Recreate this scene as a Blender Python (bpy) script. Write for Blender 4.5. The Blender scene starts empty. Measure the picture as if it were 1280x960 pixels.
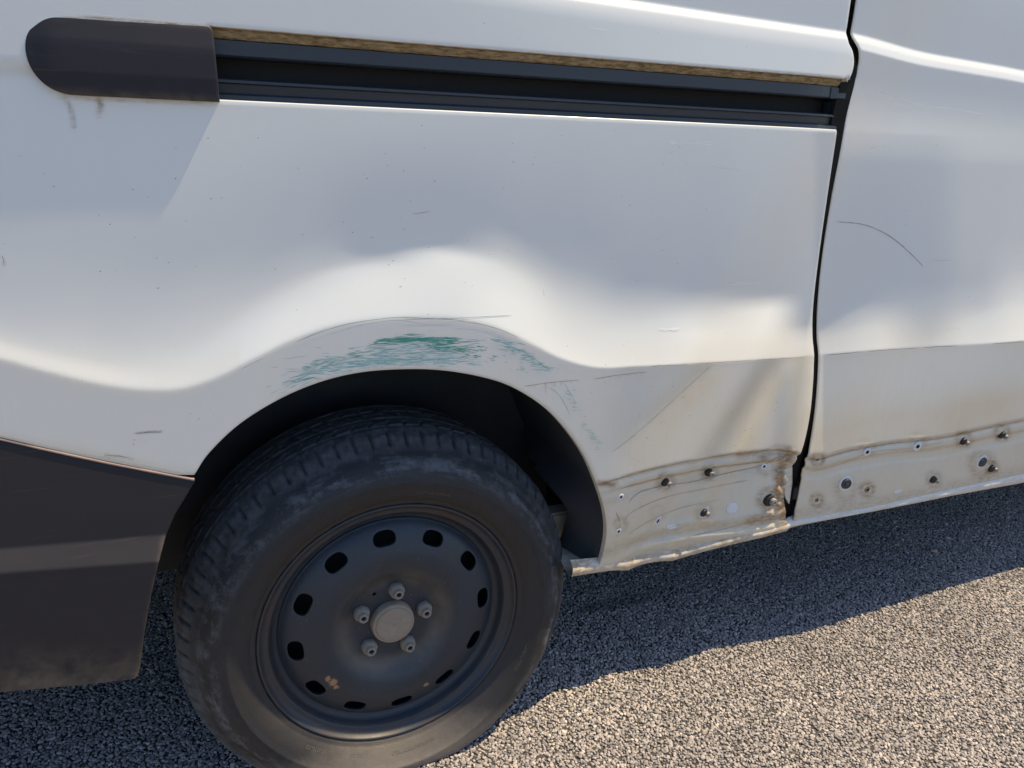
import bpy, bmesh, math, random
import numpy as np
from mathutils import Vector, Matrix
random.seed(7); rng = np.random.default_rng(7)
S = bpy.context.scene
COL = S.collection

# ------------------------------------------------------------------ camera
# world frame: x along the van (towards its front), y into the van, z up; origin = centre of the rear wheel's outer flange
YAW, PIT, ROL = .4199, .3015, .0345
CAM = np.array([-.2953, -1.1053, .7803]); FPX = 984.15
def _basis():
    cy, sy, cp, sp = math.cos(YAW), math.sin(YAW), math.cos(PIT), math.sin(PIT)
    F = np.array([sy*cp, cy*cp, -sp]); R = np.array([cy, -sy, 0]); U = np.cross(R, F)
    c, s = math.cos(ROL), math.sin(ROL)
    return c*R+s*U, -s*R+c*U, F
CR, CU, CF = _basis()
cd = bpy.data.cameras.new('camera'); cam = bpy.data.objects.new('camera', cd); COL.objects.link(cam)
cd.sensor_width = 36; cd.lens = FPX/1280*36; cd.clip_start = .05; cd.clip_end = 3000
cam.matrix_world = Matrix(((CR[0], CU[0], -CF[0], CAM[0]), (CR[1], CU[1], -CF[1], CAM[1]), (CR[2], CU[2], -CF[2], CAM[2]), (0, 0, 0, 1)))
S.camera = cam
# ------------------------------------------------------------------ light
SX, SY = .54, .13                      # the sun's lean per metre of height: towards the front, towards the viewer
sund = Vector((SX, -SY, 1)).normalized()
w = bpy.data.worlds.new('World'); S.world = w; w.use_nodes = True
nt = w.node_tree; bg = nt.nodes['Background']
sky = nt.nodes.new('ShaderNodeTexSky'); sky.sky_type = 'NISHITA'; sky.sun_disc = False
sky.sun_elevation = math.asin(sund.z); sky.sun_rotation = math.atan2(sund.x, sund.y)
sky.air_density = 1.0; sky.dust_density = .6; sky.ozone_density = 4.0
nt.links.new(sky.outputs[0], bg.inputs[0]); bg.inputs[1].default_value = .10
ld = bpy.data.lights.new('sun', 'SUN'); ld.energy = 3.5; ld.angle = math.radians(.5); ld.color = (1, .80, .50)
lo = bpy.data.objects.new('sun', ld); COL.objects.link(lo); lo.rotation_euler = sund.to_track_quat('Z', 'Y').to_euler(); lo.location = (2, -2, 5)
S.view_settings.view_transform = 'Standard'; S.view_settings.look = 'None'; S.view_settings.exposure = .95; S.view_settings.gamma = 1
WS = 1.02                              # wheel frame: placed a little deeper inside the arch
WO = CAM*(1-WS)
GL = -.276                             # ground height in the wheel's own frame
GZ = float(WO[2]+GL*WS)                # ground height

# ------------------------------------------------------------------ photo <-> world
def project(x, y, z):
    dx, dy, dz = x-CAM[0], y-CAM[1], z-CAM[2]
    w_ = dx*CF[0]+dy*CF[1]+dz*CF[2]
    return 640+FPX*(dx*CR[0]+dy*CR[1]+dz*CR[2])/w_, 480-FPX*(dx*CU[0]+dy*CU[1]+dz*CU[2])/w_
def on_y(px, py, Y):
    d = CF+(px-640)/FPX*CR-(py-480)/FPX*CU; t = (Y-CAM[1])/d[1]; return CAM+t*d
def on_z(px, py, Z):
    d = CF+(px-640)/FPX*CR-(py-480)/FPX*CU; t = (Z-CAM[2])/d[2]; return CAM+t*d

# ------------------------------------------------------------------ the side sheet metal: y = -H(x, z)
Y0 = -.012
CREASE = np.array([(-400, 400), (-100, 430), (0, 449), (60, 465), (120, 479), (180, 487), (225, 486), (270, 472), (320, 447), (370, 423), (420, 407), (470, 400), (520, 397), (570, 399), (620, 410), (665, 431), (700, 448), (740, 459), (800, 458), (880, 454), (960, 449), (1018, 445), (1040, 443), (1100, 438), (1160, 434), (1220, 431), (1280, 427), (1600, 405), (2400, 350)], float)
sst = lambda a, b, v: (lambda t: t*t*(3-2*t))(np.clip((v-a)/(b-a), 0, 1))
def smooth_curve(P, n=8):
    x = P[:, 0]; xs = np.linspace(x[0], x[-1], (len(x)-1)*n*3)
    # cubic hermite (Catmull-Rom)
    y = P[:, 1]; m = np.gradient(y, x); i = np.clip(np.searchsorted(x, xs, side='right')-1, 0, len(x)-2)
    h = x[i+1]-x[i]; t = (xs-x[i])/h
    return xs, (2*t**3-3*t*t+1)*y[i]+(t**3-2*t*t+t)*h*m[i]+(-2*t**3+3*t*t)*y[i+1]+(t**3-t*t)*h*m[i+1]
CX, CY_ = smooth_curve(CREASE)
crease_py = lambda px: np.interp(px, CX, CY_)
TRIM = np.array([(744, 606), (770, 598), (830, 582), (880, 572), (925, 566), (990, 564), (1012, 572), (1060, 562), (1110, 553), (1180, 545), (1240, 532), (1280, 524), (1500, 480), (2600, 300)], float)
TX, TY = smooth_curve(TRIM); trim_py = lambda px: np.interp(px, TX, TY)
# how squarely the sheet faces the light, against the distance above the crease
LT = {-300: [(0, .4), (20, .34), (45, .2), (80, .12), (120, .08), (160, .06), (300, .075)],
 0: [(0, .40), (12, .38), (26, .22), (45, .14), (80, .09), (120, .07), (160, .05), (300, .07)],
 120: [(0, .42), (14, .38), (30, .24), (60, .15), (100, .10), (150, .06), (180, .05), (300, .07)],
 240: [(0, .38), (25, .30), (60, .19), (100, .12), (150, .05), (180, .04), (300, .07)],
 360: [(0, .40), (35, .35), (58, .24), (80, .11), (120, .03), (170, .03), (270, .07)],
 480: [(0, .38), (45, .40), (64, .34), (76, .11), (94, 0), (130, -.02), (160, 0), (250, .07)],
 560: [(0, .33), (50, .37), (76, .40), (85, .16), (94, .02), (120, -.02), (160, 0), (250, .07)],
 640: [(0, .42), (40, .42), (75, .32), (100, .12), (130, 0), (180, .02), (280, .07)],
 720: [(0, .46), (30, .36), (60, .28), (90, .15), (120, .03), (160, 0), (300, .06)],
 800: [(0, .44), (30, .38), (60, .23), (80, .12), (105, 0), (300, .06)],
 880: [(0, .42), (35, .44), (60, .29), (80, .10), (92, .0), (300, .06)],
 960: [(0, .40), (30, .44), (61, .42), (72, .22), (81, .02), (300, .075)],
 1012: [(0, .34), (18, .32), (30, .22), (40, .03), (300, .075)],
 1026: [(0, .26), (20, .20), (35, .06), (60, -.02), (300, .03)],
 1100: [(0, .34), (25, .28), (42, .16), (60, .03), (100, -.02), (300, .03)],
 1160: [(0, .22), (40, .08), (80, .0), (300, .03)],
 1220: [(0, .36), (25, .28), (50, .12), (80, .05), (120, .06), (300, .06)],
 1280: [(0, .42), (30, .34), (60, .22), (90, .12), (130, .07), (300, .06)],
 1500: [(0, .3), (30, .2), (60, .1), (120, .05), (300, .06)]}
LPX = np.array(sorted(LT)); LD = np.arange(0, 320, 2.)
_lt = np.array([np.interp(LD, [a for a, b in LT[k]], [b for a, b in LT[k]]) for k in LPX])
_k = np.exp(-.5*(np.arange(-8, 9)/1.2)**2); _k /= _k.sum()
_lt = np.array([np.convolve(np.pad(r, 8, 'edge'), _k, 'valid') for r in _lt])
def facing(px, py):
    d = crease_py(px)-py
    i = np.clip(np.searchsorted(LPX, px, side='right')-1, 0, len(LPX)-2)
    t = np.clip((px-LPX[i])/(LPX[i+1]-LPX[i]), 0, 1); t = t*t*(3-2*t)
    dd = np.clip(d/2, 0, len(LD)-1.001); j = dd.astype(int); f = dd-j
    v = lambda a: _lt[a, j]*(1-f)+_lt[a, j+1]*f
    up = v(i)*(1-t)+v(i+1)*t
    def sd(ax, ay, bx, by):      # signed distance to a fold line, positive on its right
        l = math.hypot(bx-ax, by-ay); return ((px-ax)*(by-ay)-(py-ay)*(bx-ax))/l*-1
    A = sd(765, 565, 890, 457)*-1; B = sd(908, 562, 968, 458)*-1
    on = sst(735, 800, px)*(px < 1030)
    low = .055-.01*sst(400, 800, px)+on*(.035*np.tanh(-A/5.)+.07*np.exp(-((B+12)/11)**2)-.085*np.exp(-((B-14)/13)**2)+.05*sst(985, 1012, px)-.05*np.exp(-((px-975)/12)**2))+.015*np.sin(px*.019+py*.011)*(px > 1030)
    _m = sst(-4, 6, py-trim_py(px))*(px > 740)
    low = low*(1-_m)-.018*_m+.02*sst(760, 860, px)*(px < 1400)
    c = 1/(1+np.exp(-(d/(.5+1.6*sst(760, 560, px))).clip(-50, 50)))
    return low*(1-c)+up*c
RIDGE = np.array([(700, 730), (748, 706), (775, 696), (810, 683), (860, 673), (920, 667), (990, 655), (1100, 640), (1200, 618), (1280, 601), (2600, 320)], float)
RX, RY = smooth_curve(RIDGE); ridge_py = lambda px: np.interp(px, RX, RY)
def recess(px, py):
    """the pressed seat of the lost sill trim: steps back below the trim line and has its own ribs"""
    d = py-trim_py(px)
    left = 772+18*np.sin(np.clip((py-590)/110, 0, 1)*math.pi)
    m = sst(0, 1, (px-left+4)/16.) * (px > 700)
    r = -.0060*sst(-1, 4, d)+.0030*sst(4, 9, d)*1.-.0055*sst(12, 17, d)+.0026*sst(24, 30, d)
    e = ridge_py(px)-py
    r = r+.0055*np.exp(-(e/5.5)**2)*sst(998, 986, px)+.004*np.exp(-((e-18)/6)**2)*sst(998, 986, px)
    # soft pressed swellings round the fixing points
    for qx, qy, s, a in ((832, 602, 13, .002), (887, 590, 13, .002), (822, 651, 15, .0022), (880, 640, 17, .0028), (915, 635, 13, .0016), (776, 664, 12, .0025), (958, 583, 12, .002), (1057, 604, 17, .002), (1084, 612, 14, -.003), (1021, 625, 12, -.003), (1022, 574, 12, -.002), (1084, 565, 13, .002), (1147, 558, 14, .002), (1227, 577, 17, .002)):
        r = r+.6*a*np.exp(-(((px-qx)**2+(py-qy)**2)/s**2)**2)
    fold = -.004*np.exp(-((px-985-(py-600)*.15)/10)**2)*sst(998, 986, px)
    cr = sst(955, 975, px)*sst(1000, 990, px)*sst(-10, 10, d)*sst(0, 12, e)
    r = r+cr*.0032*(np.sin(px*.42+py*.13)*np.sin(py*.21-px*.07)+.6*np.sin(px*.19-py*.33))
    return (r+fold)*m*sst(-6, 0, d)
GS = .0018; GX = np.arange(-1.6, 2.9, GS); GZ_ = np.arange(-.14, .9001, GS)
def flare_(x, z): return .050*(1-sst(.20, .50, x-SX*z))
def build_H():
    XX, ZZ = np.meshgrid(GX, GZ_); Yg = np.full_like(XX, -.03)
    Zt = .812
    for it in range(4):
        px, py = project(XX, Yg, ZZ)
        T = facing(px, py)-SY
        H = np.zeros_like(XX); n = len(GZ_); it_ = int(np.searchsorted(GZ_, Zt))
        dz = GZ_[1]-GZ_[0]
        H[it_:] = (-(ZZ[it_:]-Zt)*(-.06))  # continues upwards at a like tilt
        for r in range(it_-1, -1, -1):
            H[r] = np.interp(GX+SX*dz, GX, H[r+1])+T[r]*dz
        H2 = H+recess(px, py)
        Yg = Y0-H2-flare_(XX, ZZ)
    return H2, H
HG, HG0 = build_H()
def Hlow(x, z, HG=None):
    HG = globals()['HG'] if HG is None else HG
    x = np.asarray(x, float); z = np.asarray(z, float)
    a = np.clip((x-GX[0])/GS, 0, len(GX)-1.001); b = np.clip((z-GZ_[0])/GS, 0, len(GZ_)-1.001)
    i = a.astype(int); j = b.astype(int); f = a-i; g = b-j
    return (HG[j, i]*(1-f)+HG[j, i+1]*f)*(1-g)+(HG[j+1, i]*(1-f)+HG[j+1, i+1]*f)*g
# belt ledge above the rail
LEDX = np.array([-2, -.5, .2, .75, 1.19, 1.6, 4]); LEDZ = np.array([1.02, .995, .973, .960, .940, .915, .86])
_e = np.arange(-.9, .2, .0005)
def _prof(segs):
    L = np.interp(_e, [a for a, b in segs], [b for a, b in segs]); k = np.exp(-.5*(np.arange(-6, 7)/2.)**2); k /= k.sum()
    L = np.convolve(np.pad(L, 6, 'edge'), k, 'valid'); F = np.cumsum(L-SY)*.0005; return F
FQ = _prof([(-.9, .03), (-.002, .03), (.0, .72), (.009, .70), (.012, .34), (.024, .26), (.034, .15), (.2, .13)])
FD = _prof([(-.9, .02), (-.002, .02), (.0, .72), (.009, .66), (.011, .46), (.020, .42), (.0215, .02), (.2, .02)])
FQ2 = _prof([(-.9, .03), (-.002, .03), (.0, .72), (.009, .70), (.012, .30), (.024, .12), (.034, .045), (.2, .04)])
def Hup(x, z, door):
    e = np.interp(x, LEDX, LEDZ)-z
    lip = .0045+.0075*sst(.25, -.42, x)
    k = sst(-.1, .65, x)
    q = lip+(np.interp(e, _e, FQ)-np.interp(.07, _e, FQ))*k+(np.interp(e, _e, FQ2)-np.interp(.07, _e, FQ2))*(1-k)
    A = .0045+np.interp(0, _e, FQ)-np.interp(.07, _e, FQ)-.0015
    d = A+np.interp(e, _e, FD)-np.interp(0, _e, FD)
    return q*(1-door)+d*door
def flare(x, z):
    """the haunch over the rear wheel; it runs out along the light's own direction"""
    return .050*(1-sst(.20, .50, x-SX*z))
def Hside(x, z, door=None):
    x = np.asarray(x, float); z = np.asarray(z, float)
    if door is None: door = (x > np.interp(z, [0, .2, .5, .8, .95], [.80, .79, .768, .765, .768]))*1.
    lo = Hlow(x, np.minimum(z, .8999))-.004*door; hi = Hup(x, z, door)
    t = sst(.832, .846, z)*(1-door)+sst(.76, .90, z)*door
    return lo*(1-t)+hi*t+flare(x, z)
def Yside(x, z, door=None): return Y0-Hside(x, z, door)
def Yqs(x, z): return Y0-Hlow(x, z, HG0)-flare(x, z)        # without the pressings
def Yql(x, z, d=0.):
    t = float(sst(.938, .968, z)); return (Yside(x, .90, d)*(1-t)+Yside(x, .99, d)*t) if z > .85 else Yside(x, z, d)
def Ydl(x, z): return Yql(x, z, 1.)
def Yq(x, z): return Yside(x, z, 0.)
def Yd(x, z): return Yside(x, z, 1.)
def surf(px, py, yf=None, off=0.):
    """the point of the side surface seen at a spot of the photograph"""
    yf = yf or Yside; Y = -.03
    for k in range(14):
        p = on_y(px, py, Y); Y += (float(yf(p[0], p[2]))-Y)*(1. if k < 3 else .5)
    p = on_y(px, py, Y)
    p[1] = Y-off; return p
def xz(pts, yf=None): return [(lambda p: (p[0], p[2]))(surf(a, b, yf)) for a, b in pts]

# ------------------------------------------------------------------ helpers
def link(name, me, mat, parent=None, **props):
    o = bpy.data.objects.new(name, me); COL.objects.link(o)
    if mat is not None and not me.materials:
        for m in (mat if isinstance(mat, (list, tuple)) else [mat]): me.materials.append(m)
    if parent: o.parent = parent
    for k, v in props.items(): o[k] = v
    return o
def mesh_from(V, Fc, smooth=True, name='mesh'):
    me = bpy.data.meshes.new(name); me.from_pydata([tuple(map(float, v)) for v in V], [], [tuple(map(int, f)) for f in Fc]); me.update()
    if smooth: me.polygons.foreach_set('use_smooth', [True]*len(me.polygons))
    return me
def inside(P, poly):
    x, y = P[:, 0], P[:, 1]; c = np.zeros(len(P), bool); n = len(poly)
    for i in range(n):
        x1, y1 = poly[i]; x2, y2 = poly[(i+1) % n]
        if y1 == y2: continue
        m = ((y1 > y) != (y2 > y)); c ^= m & (x < (x2-x1)*(y-y1)/(y2-y1)+x1)
    return c
def nearest(P, polys):
    best = np.full(len(P), 1e9); Q = P.copy(); N = np.zeros_like(P)
    for pi, poly in enumerate(polys):
        A = np.array(poly); B = np.roll(A, -1, 0); area = ((A[:, 0]*B[:, 1]-B[:, 0]*A[:, 1]).sum()); sg = (1 if area > 0 else -1)*(1 if pi == 0 else -1)
        for a, b in zip(A, B):
            d = b-a; L = d@d
            if L < 1e-12: continue
            t = np.clip(((P-a)@d)/L, 0, 1); q = a+t[:, None]*d; e = ((P-q)**2).sum(1)
            m = e < best; best[m] = e[m]; Q[m] = q[m]; N[m] = np.array([d[1], -d[0]])*sg/math.sqrt(L)
    return np.sqrt(best), Q, N
def sheet(name, xs, zs, outer, holes, yf, mat, parent, hem=(.0016, .012), features=(), attr=None, keep_hem=True):
    """a sheet-metal panel y = yf(x,z) trimmed to an outline, with a rounded hem turned back along every edge"""
    nx, nz = len(xs), len(zs)
    X, Z = np.meshgrid(xs, zs); P = np.stack([X.ravel(), Z.ravel()], 1)
    dx = np.gradient(xs); dz = np.gradient(zs); cell = np.minimum(*np.meshgrid(dx, dz)).ravel()
    polys = [outer]+list(holes)
    on = np.zeros(len(P), bool); P0 = P.copy()
    for fx in features:      # curves (x, z): the nearest row of vertices moves onto the crease
        zc = np.interp(P[:, 0], fx[0], fx[1]); m = (np.abs(P[:, 1]-zc) < np.repeat(dz, nx)*.5) & (P[:, 0] > fx[0][0]) & (P[:, 0] < fx[0][-1])
        P[m, 1] = zc[m]; on |= m
    def ins(Q):
        r = inside(Q, outer)
        for h in holes: r &= ~inside(Q, h)
        return r
    idx = np.arange(nx*nz).reshape(nz, nx)
    quads = np.stack([idx[:-1, :-1], idx[:-1, 1:], idx[1:, 1:], idx[1:, :-1]], -1).reshape(-1, 4)
    keep = ins(P0[quads].mean(1)); quads = quads[keep]
    for _ in range(2):       # leave room for the rounded hem
        cnt = np.zeros(len(P), int); np.add.at(cnt, quads.ravel(), 1); isb = (cnt < 4) & (cnt > 0)
        bq = np.where(isb[quads].any(1))[0]; dq = nearest(P0[quads[bq]].mean(1), polys)[0]
        kq = np.ones(len(quads), bool); kq[bq[dq < hem[0]+.2*cell[quads[bq, 0]]]] = False; quads = quads[kq]
    cnt = np.zeros(len(P), int); np.add.at(cnt, quads.ravel(), 1); isb = (cnt < 4) & (cnt > 0)
    rg = np.unique(quads[isb[quads].any(1)]); P[rg] = P0[rg]; on[rg] = False
    used = np.unique(quads); Pu = P[used]
    inn = ins(Pu)
    # only the vertices near an edge need the distance
    nb = np.zeros(len(P), int); np.add.at(nb, quads.ravel(), 1)
    bnd = (nb[used] < 4)
    near = used[bnd | ~inn]
    d, Q, Nn = nearest(P[near], polys)
    P[near] = Q; PN = np.zeros_like(P); PN[near] = Nn
    y = yf(P[:, 0], P[:, 1])
    remap = -np.ones(len(P), int); remap[used] = np.arange(len(used))
    V = np.stack([P[used, 0], y[used], P[used, 1]], 1)
    q = remap[quads]; onu = on[used]
    # split along the diagonal that follows a crease
    split = (onu[q[:, 0]] & onu[q[:, 2]]) & ~(onu[q[:, 1]]) & ~(onu[q[:, 3]])
    split2 = (onu[q[:, 1]] & onu[q[:, 3]]) & ~(onu[q[:, 0]]) & ~(onu[q[:, 2]])
    F = [tuple(f) for f in q[~split & ~split2]]
    for f in q[split]: F += [(f[0], f[1], f[2]), (f[0], f[2], f[3])]
    for f in q[split2]: F += [(f[0], f[1], f[3]), (f[1], f[2], f[3])]
    ed = {}
    for f in q:
        for a, b in zip(f, np.roll(f, -1)):
            a, b = int(a), int(b)
            if (b, a) in ed: del ed[(b, a)]
            else: ed[(a, b)] = 1
    nbr = {}
    for a, b in ed: nbr.setdefault(a, []).append(b); nbr.setdefault(b, []).append(a)
    bv = np.array([v for v in nbr if len(nbr[v]) == 2]); n1 = np.array([nbr[v][0] for v in bv]); n2 = np.array([nbr[v][1] for v in bv])
    PNu = np.zeros((len(V), 2))
    for _ in range(10):
        P2 = V[:, [0, 2]]; T_ = .5*P2[bv]+.25*(P2[n1]+P2[n2]); dd, QQ, NN = nearest(T_, polys)
        V[bv, 0] = QQ[:, 0]; V[bv, 2] = QQ[:, 1]; PNu[bv] = NN
    for poly in polys:                       # corners get a vertex of their own
        A_ = np.array(poly); e1 = A_-np.roll(A_, 1, 0); e2 = np.roll(A_, -1, 0)-A_
        ang = np.abs(np.arctan2(e1[:, 0]*e2[:, 1]-e1[:, 1]*e2[:, 0], (e1*e2).sum(1)))
        for c_ in A_[ang > .6]:
            k_ = bv[np.argmin(((V[bv][:, [0, 2]]-c_)**2).sum(1))]; V[k_, 0], V[k_, 2] = c_
    nrm = {}
    for v, a, b in zip(bv, n1, n2): nrm[int(v)] = 2*PNu[v]+PNu[a]+PNu[b]
    r, dep = hem
    for _ in range(6):
        nrm = {v: 2*nrm[v]/(np.hypot(*nrm[v])+1e-9)+sum(nrm[o_]/(np.hypot(*nrm[o_])+1e-9) for o_ in nbr[v] if o_ in nrm) for v in nrm}
    for v, n in nrm.items():
        l = np.hypot(*n)
        if l > 1e-6: V[v, 0] -= n[0]/l*r; V[v, 2] -= n[1]/l*r
    vi = np.array(list(nrm)); V[vi, 1] = yf(V[vi, 0], V[vi, 2])
    V = list(V); ring = {}
    for v, n in nrm.items():
        l = np.hypot(*n); n = n/l if l > 1e-6 else n
        p = V[v]; s = []
        for o_, b_ in ((.62*r, .22*r), (r*.95, .75*r), (r, 1.6*r), (r, dep)):
            s.append(len(V)); V.append(np.array([p[0]+n[0]*o_, p[1]+b_, p[2]+n[1]*o_]))
        ring[v] = [v]+s
    for a, b in ed:
        if a in ring and b in ring:
            A, B = ring[a], ring[b]
            for k in range(4): F.append((B[k], A[k], A[k+1], B[k+1]))
    me = mesh_from(V, F, True, name)
    if attr:
        Va = np.array(V); c = attr(Va)
        for k, vals in c.items():
            at = me.attributes.new(k, 'FLOAT', 'POINT'); at.data.foreach_set('value', vals.astype(np.float32))
    return link(name, me, mat, parent)
def lathe_pts(prof, n, wob=None):
    """prof: list of (r, y) turned about the y axis"""
    V = []; F = []; m = len(prof)
    for i in range(n):
        a = 2*math.pi*i/n; c, s = math.cos(a), math.sin(a)
        for r, y in prof: V.append((r*c, y, r*s))
    for i in range(n):
        for k in range(m-1):
            a = i*m+k; b = ((i+1) % n)*m+k; F.append((a, a+1, b+1, b))
    return V, F
def fix_normals(me):
    bm = bmesh.new(); bm.from_mesh(me); bmesh.ops.recalc_face_normals(bm, faces=bm.faces); bm.to_mesh(me); bm.free()
def lathe(name, prof, n, mat, parent=None, loc=(0, 0, 0), smooth=True, sharp=None, cap=False, **props):
    V, F = lathe_pts(prof, n)
    if cap:
        V.append((0, prof[0][1], 0)); c = len(V)-1; m = len(prof)
        for i in range(n): F.append((c, i*m, ((i+1) % n)*m))
    me = mesh_from(V, F, smooth, name); fix_normals(me)
    if sharp: me.set_sharp_from_angle(angle=math.radians(sharp))
    o = link(name, me, mat, parent, **props); o.location = loc; return o
def box_bm(bm, lo_, hi_, bev=0.):
    r = bmesh.ops.create_cube(bm, size=1); c = [(a+b)/2 for a, b in zip(lo_, hi_)]; s = [b-a for a, b in zip(lo_, hi_)]
    for v in r['verts']: v.co = Vector([c[i]+v.co[i]*s[i] for i in range(3)])
    if bev: bmesh.ops.bevel(bm, geom=list({e for v in r['verts'] for e in v.link_edges}), offset=bev, segments=2, affect='EDGES')
def done(bm, name, mat, parent=None, smooth=False, **props):
    me = bpy.data.meshes.new(name); bm.to_mesh(me); bm.free()
    if smooth: me.polygons.foreach_set('use_smooth', [True]*len(me.polygons))
    return link(name, me, mat, parent, **props)
def empty(name, loc=(0, 0, 0), parent=None, **props):
    o = bpy.data.objects.new(name, None); COL.objects.link(o); o.location = loc; o.empty_display_size = .1
    if parent: o.parent = parent
    for k, v in props.items(): o[k] = v
    return o

# ------------------------------------------------------------------ materials
class NT:
    def __init__(s, name):
        s.m = bpy.data.materials.new(name); s.m.use_nodes = True; s.t = s.m.node_tree; s.b = s.t.nodes['Principled BSDF']
    def n(s, typ, ins=None, **kw):
        x = s.t.nodes.new(typ)
        for k, v in kw.items(): setattr(x, k, v)
        for k, v in (ins or {}).items(): s.put(x.inputs[k], v)
        return x
    def put(s, sock, v):
        if isinstance(v, bpy.types.NodeSocket): s.t.links.new(v, sock)
        else: sock.default_value = v
    def set(s, **kw):
        for k, v in kw.items(): s.put(s.b.inputs[k.replace('_', ' ')], v)
    def co(s): return s.n('ShaderNodeTexCoord').outputs['Object']
    def map(s, v, scale): return s.n('ShaderNodeMapping', {'Vector': v, 'Scale': scale}).outputs[0]
    def noise(s, v, scale, detail=4, rough=.55): return s.n('ShaderNodeTexNoise', {'Vector': v, 'Scale': scale, 'Detail': detail, 'Roughness': rough}).outputs[0]
    def ramp(s, f, a, b, lo_=0., hi_=1.):
        return s.n('ShaderNodeMapRange', {0: f, 1: a, 2: b, 3: lo_, 4: hi_}).outputs[0]
    def mix(s, f, a, b):
        x = s.n('ShaderNodeMix', data_type='RGBA'); s.put(x.inputs[0], f)
        for i, v in ((6, a), (7, b)): s.put(x.inputs[i], v if isinstance(v, bpy.types.NodeSocket) else (*v, 1))
        return x.outputs[2]
    def math(s, op, a, b=0.): return s.n('ShaderNodeMath', {0: a, 1: b}, operation=op).outputs[0]
    def attr(s, name, typ='GEOMETRY'): return s.n('ShaderNodeAttribute', attribute_name=name, attribute_type=typ).outputs['Fac']
    def bump(s, h, dist, strength=1.): return s.n('ShaderNodeBump', {'Height': h, 'Distance': dist, 'Strength': strength}).outputs[0]
def simple(name, c, rough=.5, metal=0., var=.15, scale=40, coat=0., bump=0.):
    m = NT(name); co = m.co(); n = m.noise(co, scale)
    m.set(Base_Color=m.mix(n, [v*(1-var) for v in c], [v*(1+var) for v in c]), Roughness=rough, Metallic=metal, Coat_Weight=coat)
    if bump: m.set(Normal=m.bump(m.noise(co, scale*6), bump))
    return m.m
def paint_mat():
    m = NT('white_paint'); co = m.co()
    dirt = m.attr('dirt'); grime_tint = m.attr('grime_tint')
    big = m.noise(co, 5, 5); fine = m.noise(m.map(co, (60, 60, 160)), 1, 5, .7); sp = m.noise(co, 900, 2)
    streak = m.noise(m.map(co, (160, 160, 14)), 1, 3)
    base = m.mix(big, (.68, .715, .73), (.73, .76, .77))
    # thin road film, also carrying the painted warm bounce from the ground
    base = m.mix(m.math('MULTIPLY', grime_tint, m.ramp(m.math('ADD', m.math('MULTIPLY', streak, .25), m.math('MULTIPLY', big, .75)), .3, .7, .6, 1.)), base, (.56, .455, .29))
    f = m.math('MULTIPLY', dirt, m.ramp(fine, .32, .62, .15, 1.25))
    f = m.n('ShaderNodeClamp', {0: f}).outputs[0]
    base = m.mix(f, base, (.29, .195, .11))
    spk = m.n('ShaderNodeTexVoronoi', {'Vector': co, 'Scale': 95., 'Randomness': 1.}, feature='F1')
    dot = m.math('MULTIPLY', m.ramp(spk.outputs['Distance'], .045, .09, 1., 0.), m.ramp(m.noise(co, 30), .56, .62))
    base = m.mix(dot, base, (.16, .12, .08))
    rgh = m.ramp(m.math('ADD', f, grime_tint), 0, 1, .34, .75)
    m.set(Base_Color=base, Roughness=rgh, Coat_Weight=m.ramp(f, 0, .5, .55, 0.), Coat_Roughness=.12)
    h = m.math('ADD', m.math('ADD', m.math('MULTIPLY', m.noise(co, 420, 2), .10), m.math('MULTIPLY', m.noise(co, 70, 3), .35)), m.math('MULTIPLY', f, 1.2))
    m.set(Normal=m.bump(h, .0003, .6))
    return m.m
PAINT = paint_mat()
def plastic(name, a, b, rough=.55):
    m = NT(name); co = m.co(); n = m.noise(m.map(co, (6, 6, 22)), 1, 6, .6); g = m.noise(co, 1400, 2)
    scr = m.ramp(m.noise(m.map(co, (9, 9, 260)), 1, 5, .6), .62, .72)
    base = m.mix(n, a, b); base = m.mix(m.math('MULTIPLY', scr, .10), base, (.16, .14, .12))
    low = m.attr('grime_tint'); base = m.mix(m.math('MULTIPLY', low, m.ramp(m.noise(co, 45, 6), .3, .7)), base, (.17, .135, .10))
    m.set(Base_Color=base, Roughness=m.ramp(n, .2, .8, rough-.08, rough+.12), Normal=m.bump(g, .0004, .5)); m.b.inputs['Specular IOR Level'].default_value = .3; return m.m
CLAD = plastic('grey_cladding', (.014, .0135, .018), (.022, .021, .027))
COVER = plastic('rail_cover_plastic', (.014, .014, .021), (.022, .021, .030), .5)
LINER = simple('liner_plastic', (.034, .036, .042), .8, bump=.0006, scale=14, var=.45)
VOID = simple('gap_black', (.004, .004, .0045), .95)
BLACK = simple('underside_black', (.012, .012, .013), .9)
RUBBER = simple('seal_rubber', (.012, .012, .013), .6)
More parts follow.
